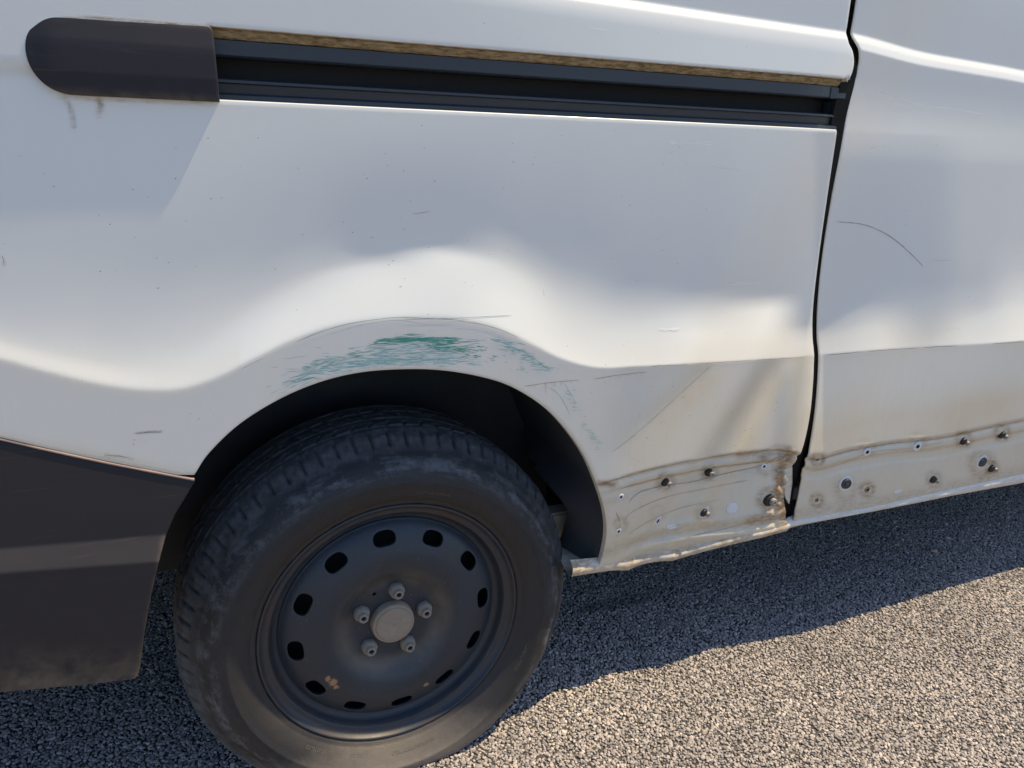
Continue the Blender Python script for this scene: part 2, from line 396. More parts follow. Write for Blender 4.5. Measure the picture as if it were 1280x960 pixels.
def tyre_mat():
    m = NT('tyre_rubber'); co = m.co()
    sep = m.n('ShaderNodeSeparateXYZ', {0: co})
    v = m.n('ShaderNodeCombineXYZ', {0: sep.outputs[0], 1: 0., 2: sep.outputs[2]}).outputs[0]
    r = m.n('ShaderNodeVectorMath', {0: v}, operation='LENGTH').outputs['Value']
    ang = m.math('ARCTAN2', sep.outputs[2], sep.outputs[0])
    pol = m.n('ShaderNodeCombineXYZ', {0: m.math('MULTIPLY', ang, 6.), 1: m.math('MULTIPLY', r, 90.), 2: 0.}).outputs[0]
    n1 = m.noise(pol, .7, 6, .65); n2 = m.noise(co, 55, 8, .75); n3 = m.noise(co, 11, 4)
    ring = m.math('MULTIPLY', m.ramp(r, .272, .292), m.ramp(r, .292, .318, 1., .25))
    scuff = m.math('MULTIPLY', ring, m.ramp(m.math('ADD', m.math('MULTIPLY', n1, .5), m.math('MULTIPLY', n2, .5)), .47, .58))
    tread = m.math('MULTIPLY', m.ramp(r, .308, .326), m.ramp(n2, .3, .6, .35, 1.))
    dust = m.math('MULTIPLY', m.ramp(r, .268, .226), m.ramp(n2, .3, .7))
    base = m.mix(n3, (.010, .011, .014), (.019, .020, .024))
    base = m.mix(m.math('MULTIPLY', dust, .8), base, (.040, .031, .027))
    base = m.mix(m.math('MULTIPLY', scuff, .75), base, (.12, .13, .148))
    base = m.mix(m.math('MULTIPLY', tread, .65), base, (.15, .16, .175))
    dust_sun = m.ramp(m.math('ADD', sep.outputs[2], m.math('MULTIPLY', n2, .05)), -.165, -.24); base = m.mix(m.math('MULTIPLY', dust_sun, .85), base, (.19, .165, .14))  # dust low on the sidewall, lightened further to paint in the sunlit patch
    h = m.math('ADD', m.noise(co, 500, 4), m.math('MULTIPLY', m.noise(pol, 6, 4), .8))
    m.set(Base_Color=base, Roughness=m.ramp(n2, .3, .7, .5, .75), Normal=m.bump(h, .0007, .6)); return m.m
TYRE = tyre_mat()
def rim_mat():
    m = NT('black_steel'); co = m.co()
    sep = m.n('ShaderNodeSeparateXYZ', {0: co})
    v = m.n('ShaderNodeCombineXYZ', {0: sep.outputs[0], 1: 0., 2: sep.outputs[2]}).outputs[0]
    r = m.n('ShaderNodeVectorMath', {0: v}, operation='LENGTH').outputs['Value']
    n1 = m.noise(co, 14, 6, .6); n2 = m.noise(co, 60, 5, .7); n3 = m.noise(co, 420, 3)
    base = m.mix(n1, (.012, .018, .028), (.030, .038, .050))
    rg = m.math('MULTIPLY', m.ramp(r, .062, .084), m.ramp(r, .086, .108, 1., 0.))
    base = m.mix(m.math('MULTIPLY', rg, m.ramp(n1, .35, .65, .1, .75)), base, (.13, .105, .08))
    fl = m.ramp(r, .19, .20); base = m.mix(m.math('MULTIPLY', fl, m.ramp(n1, .4, .65)), base, (.040, .030, .028))
    base = m.mix(m.math('MULTIPLY', m.ramp(n3, .66, .72), m.ramp(n2, .5, .6)), base, (.22, .21, .19))
    # rust blooms
    for (px, py, rad) in ((417, 855, .0075), (411, 850, .005), (534, 858, .0045), (421, 861, .004)):
        p = on_y(px, py, -.004)
        d = m.n('ShaderNodeVectorMath', {0: v, 1: (p[0], 0, p[2])}, operation='DISTANCE').outputs['Value']
        d = m.math('ADD', d, m.math('MULTIPLY', m.math('SUBTRACT', m.noise(co, 160, 4), .5), .012))
        base = m.mix(m.math('MULTIPLY', m.ramp(d, rad*.6, rad*1.2, 1., 0.), .85), base, (.36, .20, .10))
    m.set(Base_Color=base, Roughness=m.ramp(n1, .3, .7, .38, .58), Normal=m.bump(n2, .0004, .4)); return m.m
RIM = rim_mat()
DUSTY = simple('dusty_metal', (.25, .215, .175), .85, .1, .25, 300, bump=.0004)
CAPM = simple('dusty_cap', (.26, .21, .16), .85, 0, .22, 120, bump=.0004)
PLUG = simple('plug_rubber', (.05, .051, .06), .6)
HOLE = simple('dark_hole', (.006, .006, .007), .9)
GREYM = simple('bolt_grey', (.26, .25, .23), .7, .1, .3, 300)
PALE = simple('pale_plug', (.64, .66, .68), .45, var=.06)
RAILM = NT('rail_metal'); _c = RAILM.co()
RAILM.set(Base_Color=RAILM.mix(RAILM.noise(RAILM.map(_c, (4, 30, 60)), 1, 4), (.013, .020, .033), (.026, .037, .055)), Roughness=.42, Normal=RAILM.bump(RAILM.noise(_c, 500), .0003, .4)); RAILM = RAILM.m
SEAL = NT('dirty_sealant'); _c = SEAL.co()
SEAL.set(Base_Color=SEAL.mix(SEAL.ramp(SEAL.noise(SEAL.map(_c, (70, 200, 300)), 1, 6, .75), .36, .66), (.11, .068, .03), (.40, .31, .18)), Roughness=.9, Normal=SEAL.bump(SEAL.noise(SEAL.map(_c, (40, 200, 400)), 1, 5), .002)); SEAL = SEAL.m
GREEN = simple('green_scrape', (.05, .28, .235), .7, var=.3, scale=400)
TEAL = simple('teal_scrape', (.22, .45, .46), .7, var=.25, scale=400)
SLATE = simple('slate_scratch', (.22, .30, .34), .7)
DARKSCR = simple('dark_scratch', (.16, .15, .14), .8)
BROWNSCR = simple('rust_scratch', (.33, .20, .12), .85)
WHITESCR = simple('white_scratch', (.86, .86, .85), .6, var=.05)
BROWNLINE = simple('dried_mud', (.30, .205, .12), .9, var=.35, scale=300)

# ------------------------------------------------------------------ ground
def stone_mat():
    m = NT('stone_chips'); co = m.co()
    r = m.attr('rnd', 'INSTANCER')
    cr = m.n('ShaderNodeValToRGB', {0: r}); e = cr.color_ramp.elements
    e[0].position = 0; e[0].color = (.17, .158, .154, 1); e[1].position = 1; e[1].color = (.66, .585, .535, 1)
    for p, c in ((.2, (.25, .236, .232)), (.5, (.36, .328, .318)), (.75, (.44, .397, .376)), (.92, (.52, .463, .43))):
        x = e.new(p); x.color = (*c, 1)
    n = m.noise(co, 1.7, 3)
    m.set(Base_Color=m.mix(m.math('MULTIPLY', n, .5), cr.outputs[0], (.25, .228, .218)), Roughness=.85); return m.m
STONE = stone_mat()
m = NT('asphalt'); co = m.co()
vo = m.n('ShaderNodeTexVoronoi', {'Vector': co, 'Scale': 150.})
n2 = m.noise(co, 3, 4)
cb = m.mix(m.n('ShaderNodeSeparateColor', {0: vo.outputs['Color']}).outputs[0], (.17, .16, .15), (.36, .33, .30))
cb = m.mix(m.ramp(vo.outputs['Distance'], .35, .75), cb, (.10, .09, .085))
# inside the built patch of chips the sheet is only the dark binder between them
sp = m.n('ShaderNodeSeparateXYZ', {0: co})
inx = m.math('MULTIPLY', m.ramp(sp.outputs[0], -2.02, -1.98), m.ramp(sp.outputs[0], 3.28, 3.32, 1., 0.))
iny = m.math('MULTIPLY', m.ramp(sp.outputs[1], -1.22, -1.18), m.ramp(sp.outputs[1], .98, 1.02, 1., 0.))
cb = m.mix(m.math('MULTIPLY', inx, iny), m.mix(m.math('MULTIPLY', n2, .4), cb, (.24, .225, .21)), (.07, .065, .062))
m.set(Base_Color=cb, Roughness=.9, Normal=m.bump(m.math('SUBTRACT', 1., vo.outputs['Distance']), .006))
ASPH = m.m
bm = bmesh.new(); R_ = 1500.
vs = [bm.verts.new((x, y, 0)) for x, y in ((-R_, -R_), (R_, -R_), (R_, R_), (-R_, R_))]; bm.faces.new(vs)
go = done(bm, 'ground', ASPH, None, kind='structure'); go.location = (0, 0, GZ-.0035)
def stones():
    kinds = []
    coll = bpy.data.collections.new('stone_kinds')
    for k in range(8):
        bm = bmesh.new(); bmesh.ops.create_icosphere(bm, subdivisions=2, radius=1)
        r = np.random.default_rng(k); A = r.normal(size=(9, 3)); A /= np.linalg.norm(A, axis=1)[:, None]; D = r.uniform(.55, .86, 9)
        for v in bm.verts:
            p = np.array(v.co)
            for a, d in zip(A, D):
                e = p@a-d
                if e > 0: p = p-a*e
            v.co = Vector(p*np.array([1., .82, .62]))
        me = bpy.data.meshes.new('stone_kind'); bm.to_mesh(me); bm.free(); me.materials.append(STONE)
        o = bpy.data.objects.new('stone_kind', me); coll.objects.link(o); kinds.append(o)
    p = .0057
    X, Y = np.meshgrid(np.arange(-2.0, 3.3, p), np.arange(-1.2, 1.0, p*.9)); X[::2] += p*.5
    P = np.stack([X.ravel(), Y.ravel()], 1); P += rng.normal(0, p*.24, P.shape)
    n = len(P)
    lum = np.sin(P[:, 0]*3.1+1)*np.sin(P[:, 1]*4.3+.5)*.10+np.sin(P[:, 0]*11+P[:, 1]*7)*np.sin(P[:, 1]*13-P[:, 0]*5)*.07
    z = GZ-.0012-rng.uniform(0, .0022, n)**1.0
    pit = rng.random(n) < .10; z[pit] -= .0035
    keep = rng.random(n) > .03
    P = P[keep]; z = z[keep]; lum = lum[keep]; n = len(P)
    me = bpy.data.meshes.new('gravel_chips'); me.vertices.add(n)
    me.vertices.foreach_set('co', np.column_stack([P, z]).astype(np.float32).ravel())
    def at(nm, ty, v):
        a = me.attributes.new(nm, ty, 'POINT'); a.data.foreach_set('vector' if ty == 'FLOAT_VECTOR' else 'value', v.astype(np.float32 if ty != 'INT' else np.int32).ravel())
    s = rng.normal(.0037, .0008, n).clip(.0022, .0062); big = rng.random(n) < .015; s = np.where(big, s*1.5, s)
    at('sc', 'FLOAT', s)
    at('rot', 'FLOAT_VECTOR', np.column_stack([rng.uniform(-.5, .5, n), rng.uniform(-.5, .5, n), rng.uniform(0, 6.28, n)]))
    rn = (rng.random(n)+lum).clip(0, 1)
    # an old oil drip darkens a patch beside the wheel
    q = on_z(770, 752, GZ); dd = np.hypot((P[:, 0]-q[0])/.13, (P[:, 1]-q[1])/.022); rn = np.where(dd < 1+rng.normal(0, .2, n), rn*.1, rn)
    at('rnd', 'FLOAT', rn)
    o = link('gravel_chips', me, None, None, kind='stuff', label='packed grey and tan stone chips of the rough asphalt under the van', category='gravel')
    ng = bpy.data.node_groups.new('scatter_chips', 'GeometryNodeTree')
    ng.interface.new_socket('Geometry', in_out='INPUT', socket_type='NodeSocketGeometry'); ng.interface.new_socket('Geometry', in_out='OUTPUT', socket_type='NodeSocketGeometry')
    N = ng.nodes; L = ng.links
    gi = N.new('NodeGroupInput'); gout = N.new('NodeGroupOutput')
    m2p = N.new('GeometryNodeMeshToPoints'); ci = N.new('GeometryNodeCollectionInfo'); ci.inputs['Collection'].default_value = coll
    ci.inputs['Separate Children'].default_value = True; ci.inputs['Reset Children'].default_value = True
    iop = N.new('GeometryNodeInstanceOnPoints'); iop.inputs['Pick Instance'].default_value = True
    def na(nm, ty): x = N.new('GeometryNodeInputNamedAttribute'); x.data_type = ty; x.inputs['Name'].default_value = nm; return x.outputs['Attribute']
    L.new(gi.outputs[0], m2p.inputs[0]); L.new(m2p.outputs[0], iop.inputs['Points']); L.new(ci.outputs[0], iop.inputs['Instance'])
    e2r = N.new('FunctionNodeEulerToRotation'); L.new(na('rot', 'FLOAT_VECTOR'), e2r.inputs[0]); L.new(e2r.outputs[0], iop.inputs['Rotation'])
    L.new(na('sc', 'FLOAT'), iop.inputs['Scale'])
    L.new(iop.outputs[0], gout.inputs[0])
    md = o.modifiers.new('scatter', 'NODES'); md.node_group = ng
stones()

# ------------------------------------------------------------------ the van
van = empty('delivery_van', (1.2, .9, GZ), label='white delivery van with dented side, green scrapes over the wheel arch and lost sill trim', category='van')
def part_loc(o): o.matrix_parent_inverse = van.matrix_basis.inverted(); return o
class _V: pass
VI = Matrix.Translation((-1.2, -.9, -GZ))
def vp(o): o.matrix_parent_inverse = VI; return o

def arr(*segs):
    out = []
    for a, b, s in segs: out.append(np.arange(a, b-1e-9, s))
    out.append([segs[-1][1]]); return np.concatenate(out)
XS = arr((-1.5, -.6, .02), (-.6, .82, .003), (.82, .84, .004))
ZS = arr((-.12, .24, .002), (.24, .38, .003), (.38, .57, .0015), (.57, .9, .003), (.9, .99, .0015), (.99, 1.06, .003), (1.06, 1.7, .02))
def upY(x, z, door=0.):       # tumblehome of the upper body
    z = np.asarray(z, float); return Yside(x, z, door)+np.clip(z-1.1, 0, 9)**2*.28
ARCH_ = [(243, 594), (262, 566), (300, 530), (350, 499), (400, 478), (450, 466), (500, 462), (550, 463), (600, 471), (640, 484), (680, 509), (708, 538), (730, 570), (745, 604), (756, 640), (758, 670), (752, 700), (745, 713)]
def dense(P, n=6):
    P = np.array(P, float); t = np.arange(len(P)); tt = np.linspace(0, len(P)-1, (len(P)-1)*n+1)
    out = []
    for k in range(2):
        y = P[:, k]; m = np.gradient(y); i = np.clip(tt.astype(int), 0, len(P)-2); s = tt-i
        out.append((2*s**3-3*s*s+1)*y[i]+(s**3-2*s*s+s)*m[i]+(-2*s**3+3*s*s)*y[i+1]+(s**3-s*s)*m[i+1])
    return list(zip(*out))
ARCH = dense(ARCH_)
SEAML = [(1063, 0), (1061, 28), (1060, 50), (1065, 64), (1067, 80), (1064, 95), (1058, 104)]
SEAML2 = [(1046, 168), (1036, 235), (1024, 320), (1017, 380), (1016, 420), (1018, 450), (1014, 510), (1005, 556), (994, 584), (986, 612), (984, 638), (987, 655)]
SEAMR = [(1070, 0), (1068, 28), (1067, 48), (1070, 62), (1072, 76), (1071, 96), (1064, 125), (1055, 170), (1041, 245), (1029, 320), (1023, 380), (1022, 420), (1024, 450), (1020, 510), (1010, 575), (998, 635), (994, 656)]
BOTQ = [(986, 657), (930, 676), (860, 694), (800, 707), (745, 714)]          # lower edge of the quarter panel
BUMPTOP = [(-60, 534), (0, 547), (60, 561), (120, 574), (180, 586), (243, 598)]
topz = 1.62
seam_top = surf(1063, 0, Yql)
outer = xz(dense(BUMPTOP, 3)[:-1], Yq)
outer = [(-1.5, outer[0][1]+.17)]+outer
outer += xz(ARCH, Yqs)
outer += xz(dense(BOTQ, 3), Yqs)[::-1][1:]
outer += xz(dense(SEAML2, 4), Yqs)[::-1]
# lower edge of the rail opening, then back along its top
RZ0, RZ1 = .8135, .8915
sl = surf(1046, 168, Yq); RXR = sl[0]
outer += [(RXR-.001, RZ0-.004), (RXR-.005, RZ0)]
outer += [(x, RZ0) for x in np.linspace(RXR-.012, -.225, 20)]+[(-.225, RZ1)]+[(x, RZ1) for x in np.linspace(-.2, RXR-.006, 20)]
q = surf(1058, 104, Yql)
outer += [(q[0]-.004, RZ1+.001), (q[0]-.001, RZ1+.004)]
outer += xz(dense(SEAML, 4), Yql)[::-1][1:]
outer += [(seam_top[0], topz), (-1.5, topz)]
def feat(curve_px):
    P = np.array([surf(a, b)[[0, 2]] for a, b in curve_px]); o_ = np.argsort(P[:, 0]); return P[o_, 0], P[o_, 1]
pxs = np.arange(-60, 1290, 6.)
FC = feat([(a, crease_py(a)) for a in pxs])
FT = feat([(a, trim_py(a)+1) for a in np.arange(750, 1290, 6.)])
FR = feat([(a, ridge_py(a)) for a in np.arange(750, 985, 6.)])
lz = np.linspace(-1, 2, 60); FL = (lz, np.interp(lz, LEDX, LEDZ)); FL2 = (lz, np.interp(lz, LEDX, LEDZ)-.0105); FL3 = (lz, np.interp(lz, LEDX, LEDZ)-.021)
def gauss_line(px, py, pts, w_):
    P = np.array(pts, float); best = np.full(px.shape, 1e9)
    for a, b in zip(P[:-1], P[1:]):
        d = b-a; t = np.clip(((px-a[0])*d[0]+(py-a[1])*d[1])/(d@d), 0, 1)
        best = np.minimum(best, np.hypot(px-a[0]-t*d[0], py-a[1]-t*d[1]))
    return np.exp(-(best/w_)**2)
def dirt_attr(V):
    px, py = project(V[:, 0], V[:, 1], V[:, 2])
    d = py-trim_py(px); e = ridge_py(px)-py
    inz = (px > 745)
    dirt = np.zeros(len(V)); g = np.zeros(len(V))
    dirt += inz*(.38*np.exp(-((d-1)/2.4)**2)+.26*np.exp(-((d-14)/3.0)**2)+.20*np.exp(-((d-26)/5)**2)*(px < 960))
    dirt += inz*.35*np.exp(-((e-12)/8)**2)
    dirt += inz*.55*np.clip(-e/14, 0, 1)*(px < 1010)
    g += inz*((.10+.12*(px > 1000))*(d > 0)+.35*np.exp(-((e-8)/18)**2)+.4*(e < -2))
    # lower body film; warm light bounced off the ground is painted in with it
    g += .10+.20*(py > crease_py(px))+.34*np.clip((py-crease_py(px)+10)/110, 0, 1)*np.clip((px-600)/200, 0, 1)
    g += .65*gauss_line(px, py, [(965, 470), (925, 530), (905, 560)], 16)+.35*gauss_line(px, py, [(880, 470), (800, 560)], 20)  # beige stripes paint the reflections of the diagonal folds into the film
    g += .35*gauss_line(px, py, [(1003, 455), (1000, 520), (985, 562)], 16)*(px < 1018)
    g += .30*gauss_line(px, py, [(1025, 560), (1100, 535), (1280, 505)], 22)*(px > 1015)
    g += .22*np.exp(-((crease_py(px)-py-15)/26)**2)*np.clip((px-640)/160, 0, 1)+.12*np.exp(-((crease_py(px)-py-12)/22)**2)*(px < 300)
    # round the fixing points
    for qx, qy, s, a in ((832, 602, 12, .8), (887, 590, 11, .8), (961, 624, 15, 1.1), (880, 640, 12, .5), (822, 640, 10, .35), (776, 655, 9, .7), (958, 583, 12, .5), (1022, 574, 9, 1.2), (1084, 612, 10, 1.1), (1021, 625, 9, 1.2), (1057, 612, 15, .55), (1227, 580, 17, .7), (1205, 549, 11, .9), (1253, 541, 11, .9), (1167, 598, 10, .7), (1240, 584, 9, .8), (1147, 552, 12, .4), (1084, 560, 11, .4)):
        rr = np.hypot(px-qx, py-qy); dirt += .6*a*np.exp(-((rr-s*.75)/(s*.38))**2)
    dirt += .75*gauss_line(px, py, [(973, 588), (975, 620), (982, 648)], 5)*(px < 1000)+.5*gauss_line(px, py, [(925, 568), (990, 570)], 6)+.45*gauss_line(px, py, [(940, 652), (985, 640)], 8)
    dirt += 1.0*gauss_line(px, py, [(750, 604), (768, 606)], 4)+.9*gauss_line(px, py, [(985, 566), (975, 600), (985, 650)], 7)*(px < 1005)
    # runs below the rail cover and along the rail
    dirt += .55*gauss_line(px, py, [(82, 122), (88, 136), (93, 158)], 3.)+.75*gauss_line(px, py, [(123, 124), (126, 132), (124, 142)], 4)+.5*gauss_line(px, py, [(75, 121), (160, 125), (268, 129)], 2.2)
    dirt += .75*gauss_line(px, py, [(40, 52), (52, 34), (75, 24), (110, 22), (262, 33)], 2.2)
    dirt += .6*gauss_line(px, py, [(262, 34), (1060, 99)], 1.8)
    g += .35*gauss_line(px, py, [(-60, 88), (38, 90)], 7)
    g += .3*np.exp(-((py-np.interp(px, [-60, 243], [536, 596]))/9)**2)*(px < 250)
    for ln in ([(170, 541), (202, 539)], [(133, 568), (165, 573)], [(2, 322), (5, 330)]): dirt += .5*gauss_line(px, py, ln, 1.6)
    # edges of the arch
    g += .35*gauss_line(px, py, ARCH_[3:], 4)
    vis = (V[:, 1] < .13)
    return {'dirt': (dirt*vis).clip(0, 1.3), 'grime_tint': (g*vis).clip(0, .8)}
quarter = vp(sheet('rear_quarter_panel', XS, ZS, outer, [], upY, PAINT, van, features=(FC, FT, FL, FL2), attr=dirt_attr))
# ---- sliding door (its own sheet, with its own edge)
XD = arr((.74, 1.62, .003), (1.62, 2.05, .02)); XDr = 2.05
DOORB = [(994, 657), (1050, 648), (1110, 637), (1180, 618), (1240, 604), (1280, 594), (1400, 566)]
dop = xz(dense(DOORB, 3), lambda x, z: Yqs(x, z)+.004); dop += [(XDr, dop[-1][1])]
dop += [(XDr, topz)]
sr = surf(1070, 0, Ydl)
dop += [(sr[0], topz)]+xz(dense(SEAMR[:6], 4), Ydl)+xz(dense(SEAMR[5:], 4), lambda x, z: Yqs(x, z)+.004)[1:]
def doorY(x, z): return upY(x, z, 1.)
door = vp(sheet('sliding_door', XD, ZS, dop, [], doorY, PAINT, van, hem=(.0014, .0030), features=(FC, FT, FL, FL2, FL3), attr=dirt_attr))
# ---- front part of the side, outside the picture, keeps the dent that shapes the shadow
XF = arr((2.056, 4.1, .03)); ZF = arr((-.1, 1.7, .02))
def frontY(x, z): return upY(2.05+0*x, z, 1.)+.085*sst(2.056, 2.40, x)
vp(sheet('front_side_panel', XF, ZF, [(2.056, .0), (4.1, .0), (4.1, .75), (3.6, topz), (2.056, topz)], [], frontY, PAINT, van))
# ---- sill: rolled lower edge under door and quarter panel
def sill():
    V = []; F = []; px = list(np.linspace(716, 986, 46))+list(np.linspace(992, 1290, 46))+[1500, 1900, 2500]
    lowq = np.array([(716, 721), (745, 716), (800, 708), (860, 697), (930, 679), (1000, 661), (1100, 642), (1200, 621), (1280, 606), (1500, 560), (1900, 478), (2500, 352)])
    upq = np.array([(716, 711), (745, 708), (800, 700), (860, 690), (930, 671), (1000, 655), (1100, 637), (1200, 614), (1280, 597), (1500, 551), (1900, 469), (2500, 343)])
    m = 9
    for p in px:
        lo_ = surf(p, np.interp(p, lowq[:, 0], lowq[:, 1]), Yqs); up = surf(p, np.interp(p, upq[:, 0], upq[:, 1]), Yqs)
        y = float(Yqs(min(up[0], 2.), up[2]))-.001+.0075*float(sst(984, 994, p))
        zl, zu = lo_[2], up[2]; x = up[0]
        wv = .0012*math.sin(p*.11)+.0008*math.sin(p*.37)
        prof = [(y+.012, zu+.012), (y+.003, zu+.004), (y-.0005+wv, zu-.001), (y+.0005+wv, zl+(zu-zl)*.55), (y+.004, zl+.002), (y+.010, zl-.001), (y+.030, zl+.002), (y+.05, zl+.012), (y+.10, zl+.012)]
        for yy, zz in prof: V.append((x, yy, zz))
    for i in range(len(px)-1):
        for k in range(m-1): a = i*m+k; F.append((a, a+m, a+m+1, a+1))
    me = mesh_from(V, F, True, 'sill'); fix_normals(me)
    Va = np.array(V); d = dirt_attr(Va)
    ax, ay = project(Va[:, 0], Va[:, 1], Va[:, 2])
    d['dirt'] = .25+.25*np.sin(ax*.05)**2*(ax < 990)+.2*(ax < 980); d['grime_tint'] = np.where(ax < 985, .65, .3)
    for k, v in d.items(): a_ = me.attributes.new(k, 'FLOAT', 'POINT'); a_.data.foreach_set('value', v.astype(np.float32))
    return vp(link('sill', me, PAINT, van))
sill()
# ---- dark rubber in the door gap
def ribbon_solid(name, pts, wid, dep, mat, yoff, parent=van):
    yo = yoff
    V = []; F = []
    for i, (a, b) in enumerate(pts):
        p = surf(a, b, Yq); yoff = yo+.012*float(sst(520, 575, b))+.010*float(sst(75, 50, b)); w0 = wid; 
        for sx_, sy_ in ((-wid, 0), (wid, 0), (wid, dep), (-wid, dep)): V.append((p[0]+sx_, p[1]+yoff+sy_, p[2]))
    for i in range(len(pts)-1):
        for k in range(4): a = i*4; F.append((a+k, a+(k+1) % 4, a+4+(k+1) % 4, a+4+k))
    me = mesh_from(V, F, False, name); fix_normals(me); return vp(link(name, me, mat, parent))
ribbon_solid('door_seal', dense([((a[0]+b[0])/2, (a[1]+b[1])/2) for a, b in zip([(1063, -30), (1063, 60), (1066, 90), (1052, 140), (1046, 168), (1036, 235), (1024, 320), (1017, 400), (1018, 450), (1012, 540), (996, 600), (988, 652)], [(1071, -30), (1069, 60), (1070, 90), (1060, 140), (1055, 170), (1041, 245), (1029, 320), (1023, 400), (1024, 450), (1017, 540), (1003, 600), (993, 652)])], 3), .015, .02, VOID, .0095)
# crumpled hem corner and clip by the foot of the door gap
bm = bmesh.new()
P_ = [surf(a, b) for a, b in ((978, 586), (990, 583), (989, 604), (986, 630), (981, 622), (977, 604))]
vs = [bm.verts.new((p[0], p[1]-.004+.002*(i % 2), p[2])) for i, p in enumerate(P_)]; f = bm.faces.new(vs)
r = bmesh.ops.extrude_face_region(bm, geom=[f]); 
for v in r['geom']:
    if isinstance(v, bmesh.types.BMVert): v.co.y += .006
bmesh.ops.recalc_face_normals(bm, faces=bm.faces); bmesh.ops.bevel(bm, geom=list(bm.edges), offset=.0008, segments=1, affect='EDGES')
bh = vp(done(bm, 'bent_hem', PAINT, van))
for k, v in (('dirt', .30), ('grime_tint', .5)): bh.data.attributes.new(k, 'FLOAT', 'POINT').data.foreach_set('value', [v]*len(bh.data.vertices))
bm = bmesh.new(); p = surf(994, 617); box_bm(bm, (p[0]-.006, p[1]-.001, p[2]-.014), (p[0]+.006, p[1]+.02, p[2]+.014), .001); vp(done(bm, 'edge_clip', BLACK, van))

# ---- sliding rail
def extrude_x(name, prof, x0, x1, mat, parent, closed=False, n=2, smooth=False):
    V = []; F = []; m = len(prof)
    for x in np.linspace(x0, x1, n):
        for y, z in prof: V.append((x, y, z))
    for i in range(n-1):
        for k in range(m if closed else m-1): a = i*m+k; b = i*m+(k+1) % m; F.append((a, a+m, b+m, b))
    if closed: F.append(tuple(range(m))); F.append(tuple(range((n-1)*m, n*m))[::-1])
    V = [(x, y-float(flare(x, .85)), z) for x, y, z in V]
    me = mesh_from(V, F, smooth, name); fix_normals(me)
    return vp(link(name, me, mat, parent))
YR = -.010
xr1 = .784
rail = extrude_x('door_rail', [(YR+.030, .8885), (YR+.012, .882), (YR+.009, .8805), (YR+.008, .8800), (YR+.008, .864), (YR+.011, .862), (YR+.038, .861), (YR+.038, .839), (YR+.013, .838), (YR+.010, .8365), (YR+.010, .8335), (YR+.016, .832), (YR+.018, .822), (YR+.012, .8195), (YR+.012, .8125), (YR+.03, .805)], -.235, xr1, RAILM, van, n=60)
rs = extrude_x('sealant_strip', [(YR+.0005, .8915), (YR+.002, .8885), (YR+.0035, .8855), (YR+.0065, .8815), (YR+.012, .8805), (YR+.012, .893)], -.235, xr1-.004, SEAL, van, closed=True, n=180, smooth=True)
for v in rs.data.vertices:
    v.co.y += .0012*math.sin(v.co.x*70)*math.sin(v.co.x*23+1)+random.uniform(-.0005, .0005); v.co.z += random.uniform(-.0005, .0005)
bm = bmesh.new(); YR -= float(flare(.75, .85)); box_bm(bm, (.735, YR+.004, .862), (.770, YR+.009, .8795), .001); box_bm(bm, (.750, YR+.018, .840), (.778, YR+.032, .858), .001)
vp(done(bm, 'rail_end_bracket', RAILM, van))
bm = bmesh.new(); box_bm(bm, (.766, YR+.017, .806), (.779, YR+.05, .897)); vp(done(bm, 'rail_end_seal', VOID, van))
extrude_x('rail_recess_shade', [(YR+float(flare(.75, .85))+.036, .8605), (YR+float(flare(.75, .85))+.036, .8395), (YR+float(flare(.75, .85))+.05, .8395), (YR+float(flare(.75, .85))+.05, .8605)], -.235, xr1-.002, BLACK, van, closed=True, n=60)  # dark plate added inside the recess to paint its shade
# ---- rail cover: D-ended moulding with two soft folds
cxL, cxR, cz0, cz1 = -.412, -.2215, .8105, .8925
def cover_outline():
    P = [(cxR+.0012, cz0), (cxR-.0005, cz1-.006), (cxR-.002, cz1-.002), (cxR-.006, cz1)]
    P += [(x, cz1) for x in np.linspace(cxR-.02, cxL+.048, 6)]
    for a in np.linspace(90, 270, 30)[1:-1]:
        r_ = math.radians(a); P.append((cxL+.043-.043*abs(math.cos(r_))**.88, (cz0+cz1)/2+(cz1-cz0)/2*math.sin(r_)))
    P += [(x, cz0) for x in np.linspace(cxL+.048, cxR-.02, 6)]
    return P[::-1]
def coverY(x, z):
    t = (np.asarray(z)-cz0)/(cz1-cz0)
    h = np.interp(t, [0, .06, .30, .62, .70, .95, 1], [.0068, .0085, .0112, .0120, .0118, .0086, .0075])
    h = h-.004*np.exp(-((np.asarray(x)-cxL)/.018)**2)
    return Y0-h-.0005-flare(x, .85)
def gr(V): return {'grime_tint': (.5*np.exp(-((V[:, 2]-cz0)/.006)**2)+.35*np.exp(-((V[:, 2]-cz1)/.004)**2))}
vp(sheet('rail_cover', arr((cxL-.004, cxR+.004, .0018)), arr((cz0-.004, cz1+.004, .0018)), cover_outline(), [], coverY, COVER, van, hem=(.0018, .022), attr=gr))
